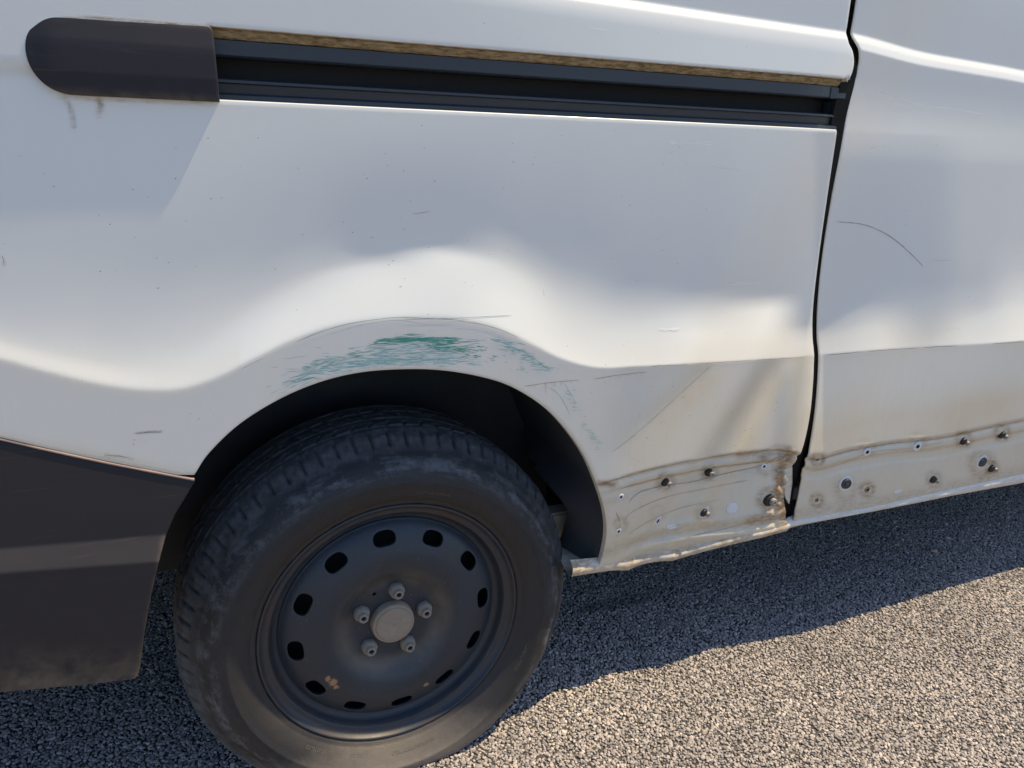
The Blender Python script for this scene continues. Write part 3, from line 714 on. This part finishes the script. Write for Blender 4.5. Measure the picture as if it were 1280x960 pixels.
# ---- rear bumper cladding
BUMP = [(-60, 538), (0, 550), (60, 564), (120, 577), (180, 589), (240, 600), (243, 603), (232, 622), (218, 645), (207, 672), (198, 705), (189, 745), (181, 790), (175, 835), (172, 846), (168, 849), (100, 857), (0, 866), (-60, 870)]
ledge_u = lambda px: 684-.085*px+0*px
ledge_l = lambda px: 706-.07*px
def bumpY(x, z):
    x = np.asarray(x, float); z = np.asarray(z, float)
    px, py = project(x, -.045+0*x, z)
    top = np.interp(px, [-60, 243], [538, 602])
    h = .049+.001*sst(0, 9, py-top)
    h = h+.0175*np.clip((py-ledge_u(px))/(ledge_l(px)-ledge_u(px)), 0, 1)+.00008*(ledge_u(px)-py).clip(0, 300)*-.5
    h = h-.00006*(py-ledge_l(px)).clip(0, 400)-.006*sst(780, 870, py)
    h = h-.010*sst(0, 1, (px-(np.interp(py, [600, 672, 745, 848], [243, 207, 189, 172])-22))/30)*0
    return -(h)
BF1 = (lambda P: (P[:, 0], P[:, 1]))(np.array([surf(a, ledge_u(a), bumpY)[[0, 2]] for a in np.arange(-60, 260, 8.)]))
BF2 = (lambda P: (P[:, 0], P[:, 1]))(np.array([surf(a, ledge_l(a), bumpY)[[0, 2]] for a in np.arange(-60, 260, 8.)]))
bo = xz(BUMP, bumpY); bo = [(-1.49, bo[-1][1]+.04), (-1.49, bo[0][1]+.165)]+bo
def gb(V):
    px, py = project(V[:, 0], V[:, 1], V[:, 2]); return {'grime_tint': .75*sst(790, 870, py)*np.ones(len(V))+.3*gauss_line(px, py, [(205, 672), (172, 846)], 4)}
vp(sheet('rear_bumper', arr((-1.49, -.6, .02), (-.6, -.26, .003)), arr((.0, .64, .002)), bo[::-1], [], bumpY, CLAD, van, hem=(.0016, .03), features=(BF1, BF2), attr=gb))

# added pale tube: the sun's glint along the bumper's top edge, painted in
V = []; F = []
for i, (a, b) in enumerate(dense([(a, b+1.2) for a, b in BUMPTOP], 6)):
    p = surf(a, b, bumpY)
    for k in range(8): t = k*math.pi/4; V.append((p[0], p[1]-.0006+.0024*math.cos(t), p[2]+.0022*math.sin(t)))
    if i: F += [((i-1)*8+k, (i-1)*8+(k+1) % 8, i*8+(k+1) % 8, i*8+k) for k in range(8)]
me = mesh_from(V, F, True, 'bumper_edge_glint'); fix_normals(me); vp(link('bumper_edge_glint', me, simple('glint_tone', (.30, .215, .19), .7, var=.3, scale=60), van))
# ---- wheel arch liner
def liner():
    A = np.array([surf(a, b) for a, b in dense([(215, 640), (232, 612)]+ARCH_[:16]+[(752, 700), (742, 713)], 4)])
    V = []; F = []; n = len(A); cx, cz = 0., 0.
    dep = [0, .012, .03, .06, .10, .14, .20, .26, .34]
    m = len(dep)
    for i, p in enumerate(A):
        out = np.array([p[0]-cx, p[2]-cz]); out /= np.hypot(*out)
        right = p[0] > .1
        low = sst(.20, .10, p[2]) if right else 0.
        for k, d in enumerate(dep):
            dd = min(d, .34*(1-low)+.085*low)
            rib = .003*math.sin(i*.5)*(k > 2)
            o_ = .004+.012*sst(0, .05, d)+rib
            # lower end tucks inward (towards the tyre) as a flap
            V.append((p[0]+out[0]*o_-(.05*low*dd/.085 if right else 0), p[1]+.006+dd, p[2]+out[1]*o_+(.012*low*dd/.085 if right else 0)))
    for i in range(n-1):
        for k in range(m-1): a = i*m+k; F.append((a, a+1, a+m+1, a+m))
    me = mesh_from(V, F, True, 'wheel_arch_liner'); fix_normals(me); return vp(link('wheel_arch_liner', me, LINER, van))
liner()
bm = bmesh.new(); box_bm(bm, (-.46, .315, .0), (.60, .35, .52)); vp(done(bm, 'inner_arch_wall', LINER, van))
# pale inner sill seen between tyre and liner, dark floor, far side, roof
bm = bmesh.new(); a = on_y(690, 640, .13); b = on_y(722, 692, .13)
box_bm(bm, (a[0]-.02, .12, b[2]-.002), (b[0]+.10, .16, a[2]), .004)
SILLIN = simple('inner_sill_paint', (.42, .36, .27), .7, var=.3, scale=25)
vp(done(bm, 'inner_sill', SILLIN, van))
bm = bmesh.new(); box_bm(bm, (.43, .17, -.04), (3.9, 1.70, .14)); box_bm(bm, (-1.45, .36, .02), (.429, 1.70, .16)); box_bm(bm, (-1.45, .06, .04), (-.45, .359, .15)); vp(done(bm, 'underfloor', BLACK, van))
def shell():
    V = []; F = []
    prof = [(topz, float(upY(.5, topz))), (topz+.06, float(upY(.5, topz))+.05), (topz+.09, .35), (topz+.10, .9), (topz+.09, 1.45), (topz+.06, 1.78), (topz, 1.83), (1.1, 1.89), (.45, 1.90), (-.06, 1.86)]
    for x in (-1.5, 3.6):
        for z, y in prof: V.append((x, y, z))
    m = len(prof)
    for k in range(m-1): F.append((k, k+1, m+k+1, m+k))
    for k, x in ((0, -1.5), (1, 3.6)):
        b0 = len(V); V.append((x, .02, .09)); F.append(tuple([k*m+i for i in range(m)]+[b0]))
    b0 = len(V); V.extend([(4.1, .02, .09), (4.1, .02, .75), (4.1, 1.86, .75), (4.1, 1.86, .09)])
    F.append((b0, b0+1, b0+2, b0+3)); F.append((b0+1, m, 2*m-4, b0+2))
    me = mesh_from(V, F, False, 'roof_and_far_side'); fix_normals(me); return vp(link('outer_shell', me, PAINT, van))
shell()

# ------------------------------------------------------------------ wheel (part of the van) and its pieces
wheel = vp(empty('rear_wheel', tuple(WO), van)); wheel.scale = (WS,)*3
# tyre
def tyre():
    side = [(.2185, .010), (.2215, .001), (.2250, -.003), (.2290, -.003), (.2310, -.0055), (.2360, -.0095), (.2440, -.0145), (.2540, -.0185), (.2640, -.0205), (.2655, -.0213), (.2672, -.0208), (.2760, -.0200), (.2860, -.0165), (.2940, -.0115), (.3020, -.0045)]
    sh = [(.3070, .0005), (.3110, .0045), (.3150, .0085), (.3185, .0125), (.3215, .0165), (.3245, .0205), (.3270, .0245), (.3290, .0285), (.3308, .0330), (.3322, .0380), (.3332, .0430)]
    tr = []
    y = .0475; grooves = [(.050, .0585), (.086, .094), (.121, .129), (.152, .158)]
    while y < .165:
        r = .3338+.0022*math.sin((y-.03)/.14*math.pi)
        for a, b in grooves:
            if a <= y <= b: r -= .0065
        tr.append((r, y)); y += .0018
    far = [(.3325, .170), (.3290, .178), (.3230, .187), (.31, .198), (.28, .212), (.24, .205), (.2185, .185)]
    prof = side+sh+tr+far; n = 1200; m = len(prof)
    R = np.array([p[0] for p in prof]); Y = np.array([p[1] for p in prof])
    A = np.arange(n)/n*2*math.pi
    RR = np.tile(R, (n, 1)); YY = np.tile(Y, (n, 1)); AA = np.tile(A[:, None], (1, m))
    # shoulder notches and tread sipes
    per = 2*math.pi/74
    ph = (AA/per) % 1
    shoulder = (YY > .002) & (YY < .046) & (RR > .3)
    cut = np.exp(-((ph-.5)/.085)**2)
    env = sst(.009, .019, YY)*(1-sst(.040, .047, YY))
    RR = RR-np.where(shoulder, .0060*cut*env, 0)
    YY = YY+np.where(shoulder, .0015*cut*env, 0)
    cut2 = np.exp(-(((ph+.5) % 1-.5)/.05)**2)
    RR = RR-np.where(shoulder, .0014*cut2*sst(.012, .02, YY)*(1-sst(.040, .047, YY)), 0)
    for a0, b0, off, sl in ((.0585, .086, .2, 16), (.094, .121, .6, -14), (.129, .152, .1, 16)):
        mk = (Y > a0) & (Y < b0); p2 = ((AA/per)+off+(YY-a0)*sl) % 1; e = np.exp(-((p2-.5)/.07)**2)
        part = sst(a0, a0+.004, YY)*(1-sst(a0+(b0-a0)*.62, a0+(b0-a0)*.72, YY))
        RR = RR-np.where(mk[None, :], .0042*e*part, 0)
    # worn, uneven rubber
    RR = RR-np.where(YY > .0, .0006*np.sin(AA*37+YY*300)*np.sin(AA*13), 0)
    X = RR*np.cos(AA); Z = RR*np.sin(AA)
    # load: flat against the ground, sidewall bulging above it
    low = sst(-.16, -.28, Z); yc = .095
    YY = YY+np.where(YY < yc, -1, 1)*.009*low*sst(.225, .285, RR)*(1-.6*sst(.295, .336, RR))
    Z = np.maximum(Z, GL-.0005)
    V = np.stack([X.ravel(), YY.ravel(), Z.ravel()], 1)
    i, k = np.meshgrid(np.arange(n), np.arange(m-1), indexing='ij'); a = i*m+k; b = ((i+1) % n)*m+k
    F = np.stack([a, a+1, b+1, b], -1).reshape(-1, 4)
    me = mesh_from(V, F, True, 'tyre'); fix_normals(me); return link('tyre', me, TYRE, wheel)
tyre()
# moulded characters on the tyre, too small to read
bm = bmesh.new()
for a0, a1, rr in ((-2.27, -2.10, .2375), (-2.04, -1.98, .2375), (-1.92, -1.83, .2375), (-1.62, -1.30, .241), (-.55, -.35, .2500), (1.2, 1.45, .246)):
    a = a0
    while a < a1:
        wd = random.uniform(.006, .013); hgt = .0045
        for q_ in ((0, wd, 0, hgt*.25), (0, wd*.25, 0, hgt), (0, wd*.9, hgt*.7, hgt)):
            if random.random() < .25: continue
            vv = []
            for rr_, aa in ((q_[2], q_[0]), (q_[2], q_[1]), (q_[3], q_[1]), (q_[3], q_[0])):
                r2 = rr+rr_; yb = np.interp(r2, [.231, .236, .244, .254], [-.0055, -.0095, -.0145, -.0185])
                z_ = r2*math.sin(a+aa); lowf = float(sst(-.16, -.28, z_)*sst(.225, .285, r2))*9/11.
                vv.append(bm.verts.new((r2*math.cos(a+aa), yb-.0007-.011*lowf, z_)))
            bm.faces.new(vv)
        a += wd+.007
bmesh.ops.recalc_face_normals(bm, faces=bm.faces)
done(bm, 'moulded_lettering', simple('moulded_rubber', (.10, .085, .07), .7), wheel, kind='stuff')
# rim: flange and barrel
fl = [(.2170, .014), (.2200, .006), (.2212, .002), (.2205, -.0005), (.2188, -.0015), (.2168, -.0008), (.2150, .002), (.2120, .006), (.2085, .0085), (.2050, .0095), (.2022, .0105), (.2005, .013), (.1985, .0175), (.1965, .022), (.1935, .0255), (.1895, .0275), (.1850, .0290), (.1835, .032), (.183, .05), (.183, .14), (.2, .17), (.215, .185)]
# refine the profile
def refine(P, n=3):
    P = np.array(P); out = dense(P, n); return [tuple(p) for p in out]
lathe('rim', refine(fl, 3), 240, RIM, wheel)
# disc with its twelve slots
def discY(x, z):
    r = np.hypot(x, z)
    rr = [0, .030, .044, .060, .074, .081, .089, .100, .112, .124, .136, .146, .156, .164, .172, .179, .186, .2]
    yy = [.0205, .0205, .0205, .0205, .0200, .0170, .0105, .0035, -.0005, -.0015, -.0005, .0025, .0060, .0092, .0135, .0190, .0275, .04]
    rf = np.linspace(0, .2, 401); k = np.exp(-.5*(np.arange(-14, 15)/5.)**2); k /= k.sum()
    yf_ = np.convolve(np.pad(np.interp(rf, rr, yy), 14, 'edge'), k, 'valid')
    return np.interp(r, rf, yf_)
circ = lambda cx, cz, r, n, s=1: [(cx+r*math.cos(s*2*math.pi*i/n), cz+r*math.sin(s*2*math.pi*i/n)) for i in range(n)]
slots = []
for k in range(12):
    a = 1.6514-k*math.pi/6; c, s = math.cos(a), math.sin(a); P = []
    for t in np.linspace(0, 2*math.pi, 32, endpoint=False):
        u = .0186*np.sign(math.cos(t))*abs(math.cos(t))**.72; v = .0118*np.sign(math.sin(t))*abs(math.sin(t))**.8
        u += 0; r_ = .1610+v; aa = a+u/r_; P.append((r_*math.cos(aa), r_*math.sin(aa)))
    slots.append(P)
vh = on_y(468, 743, .02)
slots.append(circ(vh[0], vh[2], .0030, 12))
g_ = arr((-.188, .188, .002))
sheet('wheel_disc', g_, g_, circ(0, 0, .1855, 240), slots, discY, RIM, wheel, hem=(.0009, .0045))
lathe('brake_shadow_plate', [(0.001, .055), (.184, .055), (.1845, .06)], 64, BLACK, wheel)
# raised ring round the hub, cap and nuts
lathe('hub_cap', refine([(.0008, .0028), (.012, .0030), (.026, .0034), (.0295, .0040), (.0308, .0052), (.0312, .0060), (.0335, .0058), (.0352, .0070), (.0362, .0100), (.0366, .022)], 2), 72, CAPM, wheel, sharp=50)
nutp = refine([(.0042, .012), (.0044, .0012), (.0050, .0002), (.0064, -.0002), (.0078, .0006), (.0084, .0022), (.0086, .0050), (.0092, .0068), (.0112, .0092), (.0126, .0120), (.0132, .0150), (.0132, .0215)], 2)
V, F = lathe_pts(nutp, 30)
V = [(x*(1+.04*math.cos(6*math.atan2(z, x)))*(1 if y > .006 else 1), y, z*(1+.04*math.cos(6*math.atan2(z, x)))) for x, y, z in V]
nut_me = mesh_from(V, F, True, 'wheel_nut'); fix_normals(nut_me); nut_me.materials.append(DUSTY)
hv, hf = lathe_pts([(.0001, .006), (.0043, .006)], 16); hole_me = mesh_from(hv, hf, False, 'nut_bore'); hole_me.materials.append(HOLE)
for k in range(5):
    a = 1.4282-k*2*math.pi/5
    o = bpy.data.objects.new('wheel_nut', nut_me); COL.objects.link(o); o.parent = wheel; o.location = (.0571*math.cos(a), 0, .0571*math.sin(a)); o.rotation_euler = (0, k*.7, 0)
for k in range(5):
    a = 1.4282-k*2*math.pi/5
    o = bpy.data.objects.new('nut_bore', hole_me); COL.objects.link(o); o.parent = wheel; o.location = (.0571*math.cos(a), -.0012, .0571*math.sin(a))

# ------------------------------------------------------------------ fixings of the lost trim
def on_panel(name, px, py, prof, n, mat, parent, off=0., sharp=40, tilt=True):
    p = surf(px, py)
    ex = (float(Yside(p[0]+.012, p[2]))-float(Yside(p[0]-.012, p[2])))/.024; ez = (float(Yside(p[0], p[2]+.012))-float(Yside(p[0], p[2]-.012)))/.024
    nrm = Vector((ex, -1, ez)).normalized()
    me = name if isinstance(name, bpy.types.Mesh) else None
    V, F = lathe_pts(prof, n); me = mesh_from(V, F, True, name); fix_normals(me); me.set_sharp_from_angle(angle=math.radians(sharp))
    o = vp(link(name, me, mat, van)); q_ = Vector((0, -1, 0)).rotation_difference(nrm)
    o.parent = parent; o.matrix_parent_inverse = (VI if parent is van else VI)
    o.matrix_parent_inverse = Matrix.Identity(4) if parent is not van else VI
    o.location = Vector(p)+nrm*off; o.rotation_mode = 'QUATERNION'; o.rotation_quaternion = q_
    return o
def stud(px, py, s=1., big=False, parent=quarter):
    s *= 1.22
    R0 = .0085*s
    on_panel('rubber_collar', px-1.5, py, [(R0, .002), (R0, -.0035*s), (R0*.86, -.0055*s), (R0*.5, -.006*s), (.0003, -.006*s)], 28, RUBBER, parent)
    on_panel('screw_stud', px+1.2, py+.6, [(.0052*s, -.0035*s), (.0052*s, -.0085*s), (.0044*s, -.0100*s), (.0022*s, -.0102*s), (.0018*s, -.0092*s), (.0001, -.0092*s)], 20, GREYM, parent)
def ring_hole(px, py, s=1., rust=False, parent=quarter):
    mat = BROWNLINE if rust else PALE
    on_panel('hole_rim', px, py, [(.0095*s, .0012), (.0088*s, -.0004), (.0070*s, -.0012), (.0044*s, -.0010), (.0036*s, .0)], 28, mat, parent)
    on_panel('clip_hole', px, py, [(.0038*s, -.0013), (.0001, -.0012)], 16, HOLE, parent)
for a in ((832, 602, .8), (887, 590, .8), (880, 640, .85), (961, 624, 1.3)): stud(*a)
for a in ((1205, 551, .85), (1253, 543, .9), (1167, 599, .85), (1240, 585, .9)): stud(*a, parent=door)
on_panel('hole_rim', 880, 640, [(.0150, .002), (.0145, -.0006), (.0120, -.0012), (.0085, -.0008)], 32, PALE, quarter)
for a in ((776, 621, .7), (773, 664, .75), (822, 651, 1.2), (955, 583, .75)): ring_hole(*a)
for a in ((1084, 565, 1.), (1147, 558, 1.2)): ring_hole(*a, parent=door)
for a in ((1022, 574, .55), (1084, 612, .85), (1021, 625, .6)): ring_hole(*a, rust=True, parent=door)
on_panel('blanking_disc', 915, 635, [(.0125, .001), (.0122, -.0012), (.0105, -.0018), (.0001, -.0019)], 36, PALE, quarter)
for px, py in ((1057, 604), (1227, 577)):
    on_panel('rubber_plug', px, py, [(.0175, .0015), (.0170, -.0012), (.0130, -.0020), (.0120, -.0012)], 32, PALE, door)
    on_panel('rubber_plug', px, py, [(.0120, .0), (.0120, -.0042), (.0109, -.0058), (.0088, -.0060), (.0079, -.0044), (.0062, -.0044), (.0055, -.0062), (.0001, -.0064)], 32, PLUG, door)
for px, py, par in ((840, 658, quarter), (1122, 614, door)):
    o = on_panel('oval_stamp', px, py, [(.0095, .0008), (.0092, -.0006), (.0084, -.0007), (.0082, -.0003), (.0001, -.0003)], 32, PALE, par); o.scale = (1.25, 1, .55)
# short embossed strokes inside the oval, unreadable in the picture
bm = bmesh.new()
for k in range(6):
    p = surf(831+k*3.6, 660-k*.9, off=.0012); hh = random.uniform(.0012, .0022)
    box_bm(bm, (p[0]-.0012, p[1]-.0004, p[2]-hh), (p[0]+(.0004 if k % 2 else .0010), p[1]+.0006, p[2]+hh*.7))
o = done(bm, 'embossed_marks', simple('emboss_grey', (.5, .5, .49), .6), quarter)

# ------------------------------------------------------------------ scrapes and scratches: thin films of paint lying on the sheet
def film(name, dashes, mat, parent, off=.00045):
    if len(dashes) <= 8:
        for d in dashes: film_mesh(name, [d], mat, parent, off)
    else: film_mesh(name, dashes, mat, parent, off)['kind'] = 'stuff'
def film_mesh(name, dashes, mat, parent, off):
    """dashes: list of (polyline in photo coordinates, width in metres)"""
    V = []; F = []
    for pts, wd in dashes:
        P = [surf(a, b, Yd if parent is door else Yq, off=off) for a, b in pts]; n = len(P)
        for i in range(n):
            t = P[min(i+1, n-1)]-P[max(i-1, 0)]; t = t/(np.linalg.norm(t)+1e-9); nn = np.array([-t[2], 0, t[0]])
            w_ = wd*.5*(.25 if i in (0, n-1) else random.uniform(.6, 1.25))
            b0 = len(V)
            for s in (-1, 1):
                q_ = P[i]+nn*w_*s; q_[1] = float(Yside(q_[0], q_[2], 1. if parent is door else 0.))-off; V.append(q_)
            if i: F.append((b0-2, b0, b0+1, b0-1))
    me = mesh_from(V, F, True, name)
    bmm = bmesh.new(); bmm.from_mesh(me)
    for f in bmm.faces:
        if f.normal.y > 0: f.normal_flip()
    bmm.to_mesh(me); bmm.free()
    return link(name, me, mat, parent)
def dash(cx, cy, L, ang, wd, n=3):
    c, s = math.cos(ang), math.sin(ang)
    return ([(cx+c*L*(i/(n-1)-.5), cy+s*L*(i/(n-1)-.5)+random.uniform(-.25, .25)) for i in range(n)], wd)
def cloud(path, spread, count, Lr, wr, ang=0., taper=False):
    P = np.array(path, float); out = []; seg = np.r_[0, np.cumsum(np.hypot(*np.diff(P, axis=0).T))]
    for _ in range(count):
        u = random.random()*seg[-1]; x = np.interp(u, seg, P[:, 0]); y = np.interp(u, seg, P[:, 1])
        x += random.gauss(0, spread[0]); y += random.gauss(0, spread[1])
        if y > np.interp(x, [a for a, b in ARCH_[:14]], [b for a, b in ARCH_[:14]])-5 or y < crease_py(x)+3: continue
        out.append(dash(x, y, random.uniform(*Lr), ang+random.gauss(0, .06), random.uniform(*wr)))
    return out
D = cloud([(480, 428), (520, 423), (570, 426)], (12, 2.2), 150, (6, 30), (.0004, .0012), -.02)
D += cloud([(540, 431), (585, 439)], (9, 3), 70, (4, 18), (.0004, .0012), .03)
D += cloud([(370, 478), (400, 462), (430, 446), (478, 430)], (12, 3), 60, (4, 16), (.0004, .0008), -.12)
D += cloud([(560, 432), (600, 440), (625, 450)], (10, 5), 26, (3, 9), (.0005, .0012), .1)
film('green_scrape', D, GREEN, quarter)
D = cloud([(400, 466), (440, 448), (500, 438), (560, 444)], (24, 6), 300, (4, 22), (.0003, .0009), -.06)
D += cloud([(435, 458), (500, 449), (585, 452)], (20, 3), 200, (4, 20), (.0003, .0009), -.02)
D += cloud([(345, 490), (380, 470), (420, 447)], (8, 3), 60, (5, 20), (.0004, .0008), -.4)
D += cloud([(615, 425), (640, 434), (662, 447), (687, 464)], (5, 3), 90, (4, 14), (.0004, .0012), .12)
D += cloud([(648, 455), (660, 460)], (7, 4), 14, (3, 9), (.0004, .0010), .1)
D += [(dense([(613, 424), (632, 430), (652, 439), (670, 450), (688, 464)], 6), .0010), (dense([(686, 484), (697, 492), (706, 505), (712, 518)], 4), .0008), (dense([(704, 478), (712, 490), (720, 505)], 4), .0006)]
D += cloud([(706, 478), (716, 500), (722, 515)], (3, 4), 22, (3, 9), (.0004, .0008), .1)
D += cloud([(730, 528), (742, 548), (750, 560)], (4, 4), 34, (3, 10), (.0003, .0007), .1)
film('teal_scrape', D, TEAL, quarter)
D = [(dense([(371, 427), (400, 415), (435, 405), (468, 399.5), (500, 396.5), (535, 398), (572, 399.5)], 5), .0008), (dense([(505, 399), (560, 398), (600, 396), (640, 394)], 5), .0007), (dense([(572, 401), (600, 405), (625, 412), (648, 422)], 5), .0007), (dense([(765, 565), (785, 550), (820, 520), (850, 492), (890, 456)], 6), .00065), (dense([(300, 462), (330, 447)], 4), .0004)]
film('slate_scratch', D, SLATE, quarter, .0007)
D = []
for a, b in (((654, 483), (724, 475)), ((742, 474), (808, 465))):
    D.append((dense([a, ((a[0]+b[0])/2, (a[1]+b[1])/2-1), b], 8), .0007))
    for _ in range(24):
        u = random.random(); x = a[0]+(b[0]-a[0])*u; y = a[1]+(b[1]-a[1])*u; D.append(([(x, y-1), (x+.2, y+random.uniform(2, 5))], .0005))
D.append(([(682, 476), (682.3, 484), (682, 492)], .0006))
film('rust_scratch', D, BROWNSCR, quarter)
D = [(dense([(1046, 277), (1080, 281), (1110, 294), (1135, 314), (1154, 333)], 6), .0009), ([(1164, 326), (1180, 325), (1192, 325.5)], .0006), ([(1183, 412), (1200, 411)], .0006), ([(1088, 185), (1097, 183)], .001)]
film('dark_scratch', D, DARKSCR, door, .0006)
D = [([(170, 542), (186, 540), (202, 540)], .0008), ([(176, 539), (196, 538)], .0006), ([(134, 569), (150, 570), (163, 573)], .0008), ([(3, 320), (5, 328)], .0016), ([(516, 267), (528, 266), (537, 264)], .0009), ([(890, 208), (925, 213)], .0006)]
D += [dash(random.uniform(20, 960), random.uniform(180, 360), random.uniform(1, 3), random.uniform(-.3, .3), random.uniform(.0005, .0010)) for _ in range(34)]
D += [dash(random.uniform(760, 980), random.uniform(480, 560), random.uniform(1, 3), random.uniform(-.3, .3), random.uniform(.0005, .0010)) for _ in range(26)]
film('dark_scratch', D, DARKSCR, quarter, .0006)
D = [(dense([(1083, 104), (1110, 116), (1150, 131), (1190, 136), (1232, 143)], 6), .0009), ([(1130, 141), (1160, 139)], .0006)]
D += [dash(random.uniform(1120, 1185), random.uniform(127, 134), 12, .15, .0006) for _ in range(8)]
film('white_scratch', D, WHITESCR, door, .0006)
D = [dash(random.uniform(838, 885), random.uniform(176, 181), 10, 0, .0008) for _ in range(16)]+[(dense([(735, 34), (760, 38)], 3), .001)]+[dash(random.uniform(912, 952), 354+random.uniform(-2, 2), 14, .03, .0011) for _ in range(16)]+[dash(random.uniform(825, 850), 412+random.uniform(-2, 2), 10, -.1, .0011) for _ in range(10)]
film('white_scratch', D, WHITESCR, quarter, .0006)
# dried mud lines left by the edges of the lost trim
D = []
for off, a0, a1, wd in ((1, 752, 985, .0013), (14.5, 772, 965, .0011), (2, 1012, 1284, .0011)):
    x = a0
    while x < a1:
        L_ = random.uniform(30, 90); e_ = min(x+L_, a1); xs_ = np.linspace(x, e_, 10); D.append(([(q_, float(trim_py(q_))+off+random.uniform(-.4, .4)) for q_ in xs_], wd*random.uniform(.6, 1.2))); x = e_+random.uniform(-4, 4)
film('mud_line', [d for d in D if d[0][0][0] < 1000], BROWNLINE, quarter, .0007)
film('mud_line', [d for d in D if d[0][0][0] >= 1000]+[(dense([(1014, 590), (1050, 580), (1090, 565), (1140, 560), (1180, 552)], 6), .0006)], BROWNLINE, door, .0007)
D = [(dense(p, 6), wd) for p, wd in (([(785, 628), (800, 615), (830, 607), (865, 602), (905, 592), (950, 582), (975, 570)], .0012), ([(778, 655), (790, 640), (830, 622), (880, 611), (935, 600)], .0009), ([(785, 668), (810, 652), (850, 635), (900, 624)], .0008), ([(770, 640), (775, 655), (770, 672)], .0010), ([(866, 669), (900, 662), (940, 652), (975, 648)], .0008))]
film('mud_line', D, BROWNLINE, quarter, .0007)
D = []
for a0, a1 in ((812, 860), (866, 940), (944, 1014)): D.append(([(q_, float(crease_py(q_))+random.uniform(-.3, .5)) for q_ in np.linspace(a0, a1, 9)], .0006))
film('mud_line', D, BROWNLINE, quarter, .0006)
D = [([(q_, float(crease_py(q_))+random.uniform(-.2, .4)) for q_ in np.linspace(a0, a1, 10)], .0008) for a0, a1 in ((1032, 1080), (1084, 1150), (1152, 1196), (1240, 1282))]
film('mud_line', D, DARKSCR, door, .0006)

# ------------------------------------------------------------------ two loose pebbles in the van's shade
for px, py, s, lab in ((1168, 690, .011, 'larger pale loose pebble on the shaded asphalt under the door'), (1121, 682, .008, 'smaller thin loose pebble on the shaded asphalt, left of the larger one')):
    bm = bmesh.new(); bmesh.ops.create_icosphere(bm, subdivisions=2, radius=1); p = on_z(px, py, GZ)
    for v in bm.verts: v.co = Vector((v.co.x*s*(1+.25*math.sin(v.co.y*3)), v.co.y*s*.7, v.co.z*s*.4))
    o = done(bm, 'loose_pebble', simple('pebble', (.42, .33, .26), .9), None, label=lab, category='pebble', group='loose pebbles on the asphalt'); o.location = (p[0], p[1], GZ+s*.35)
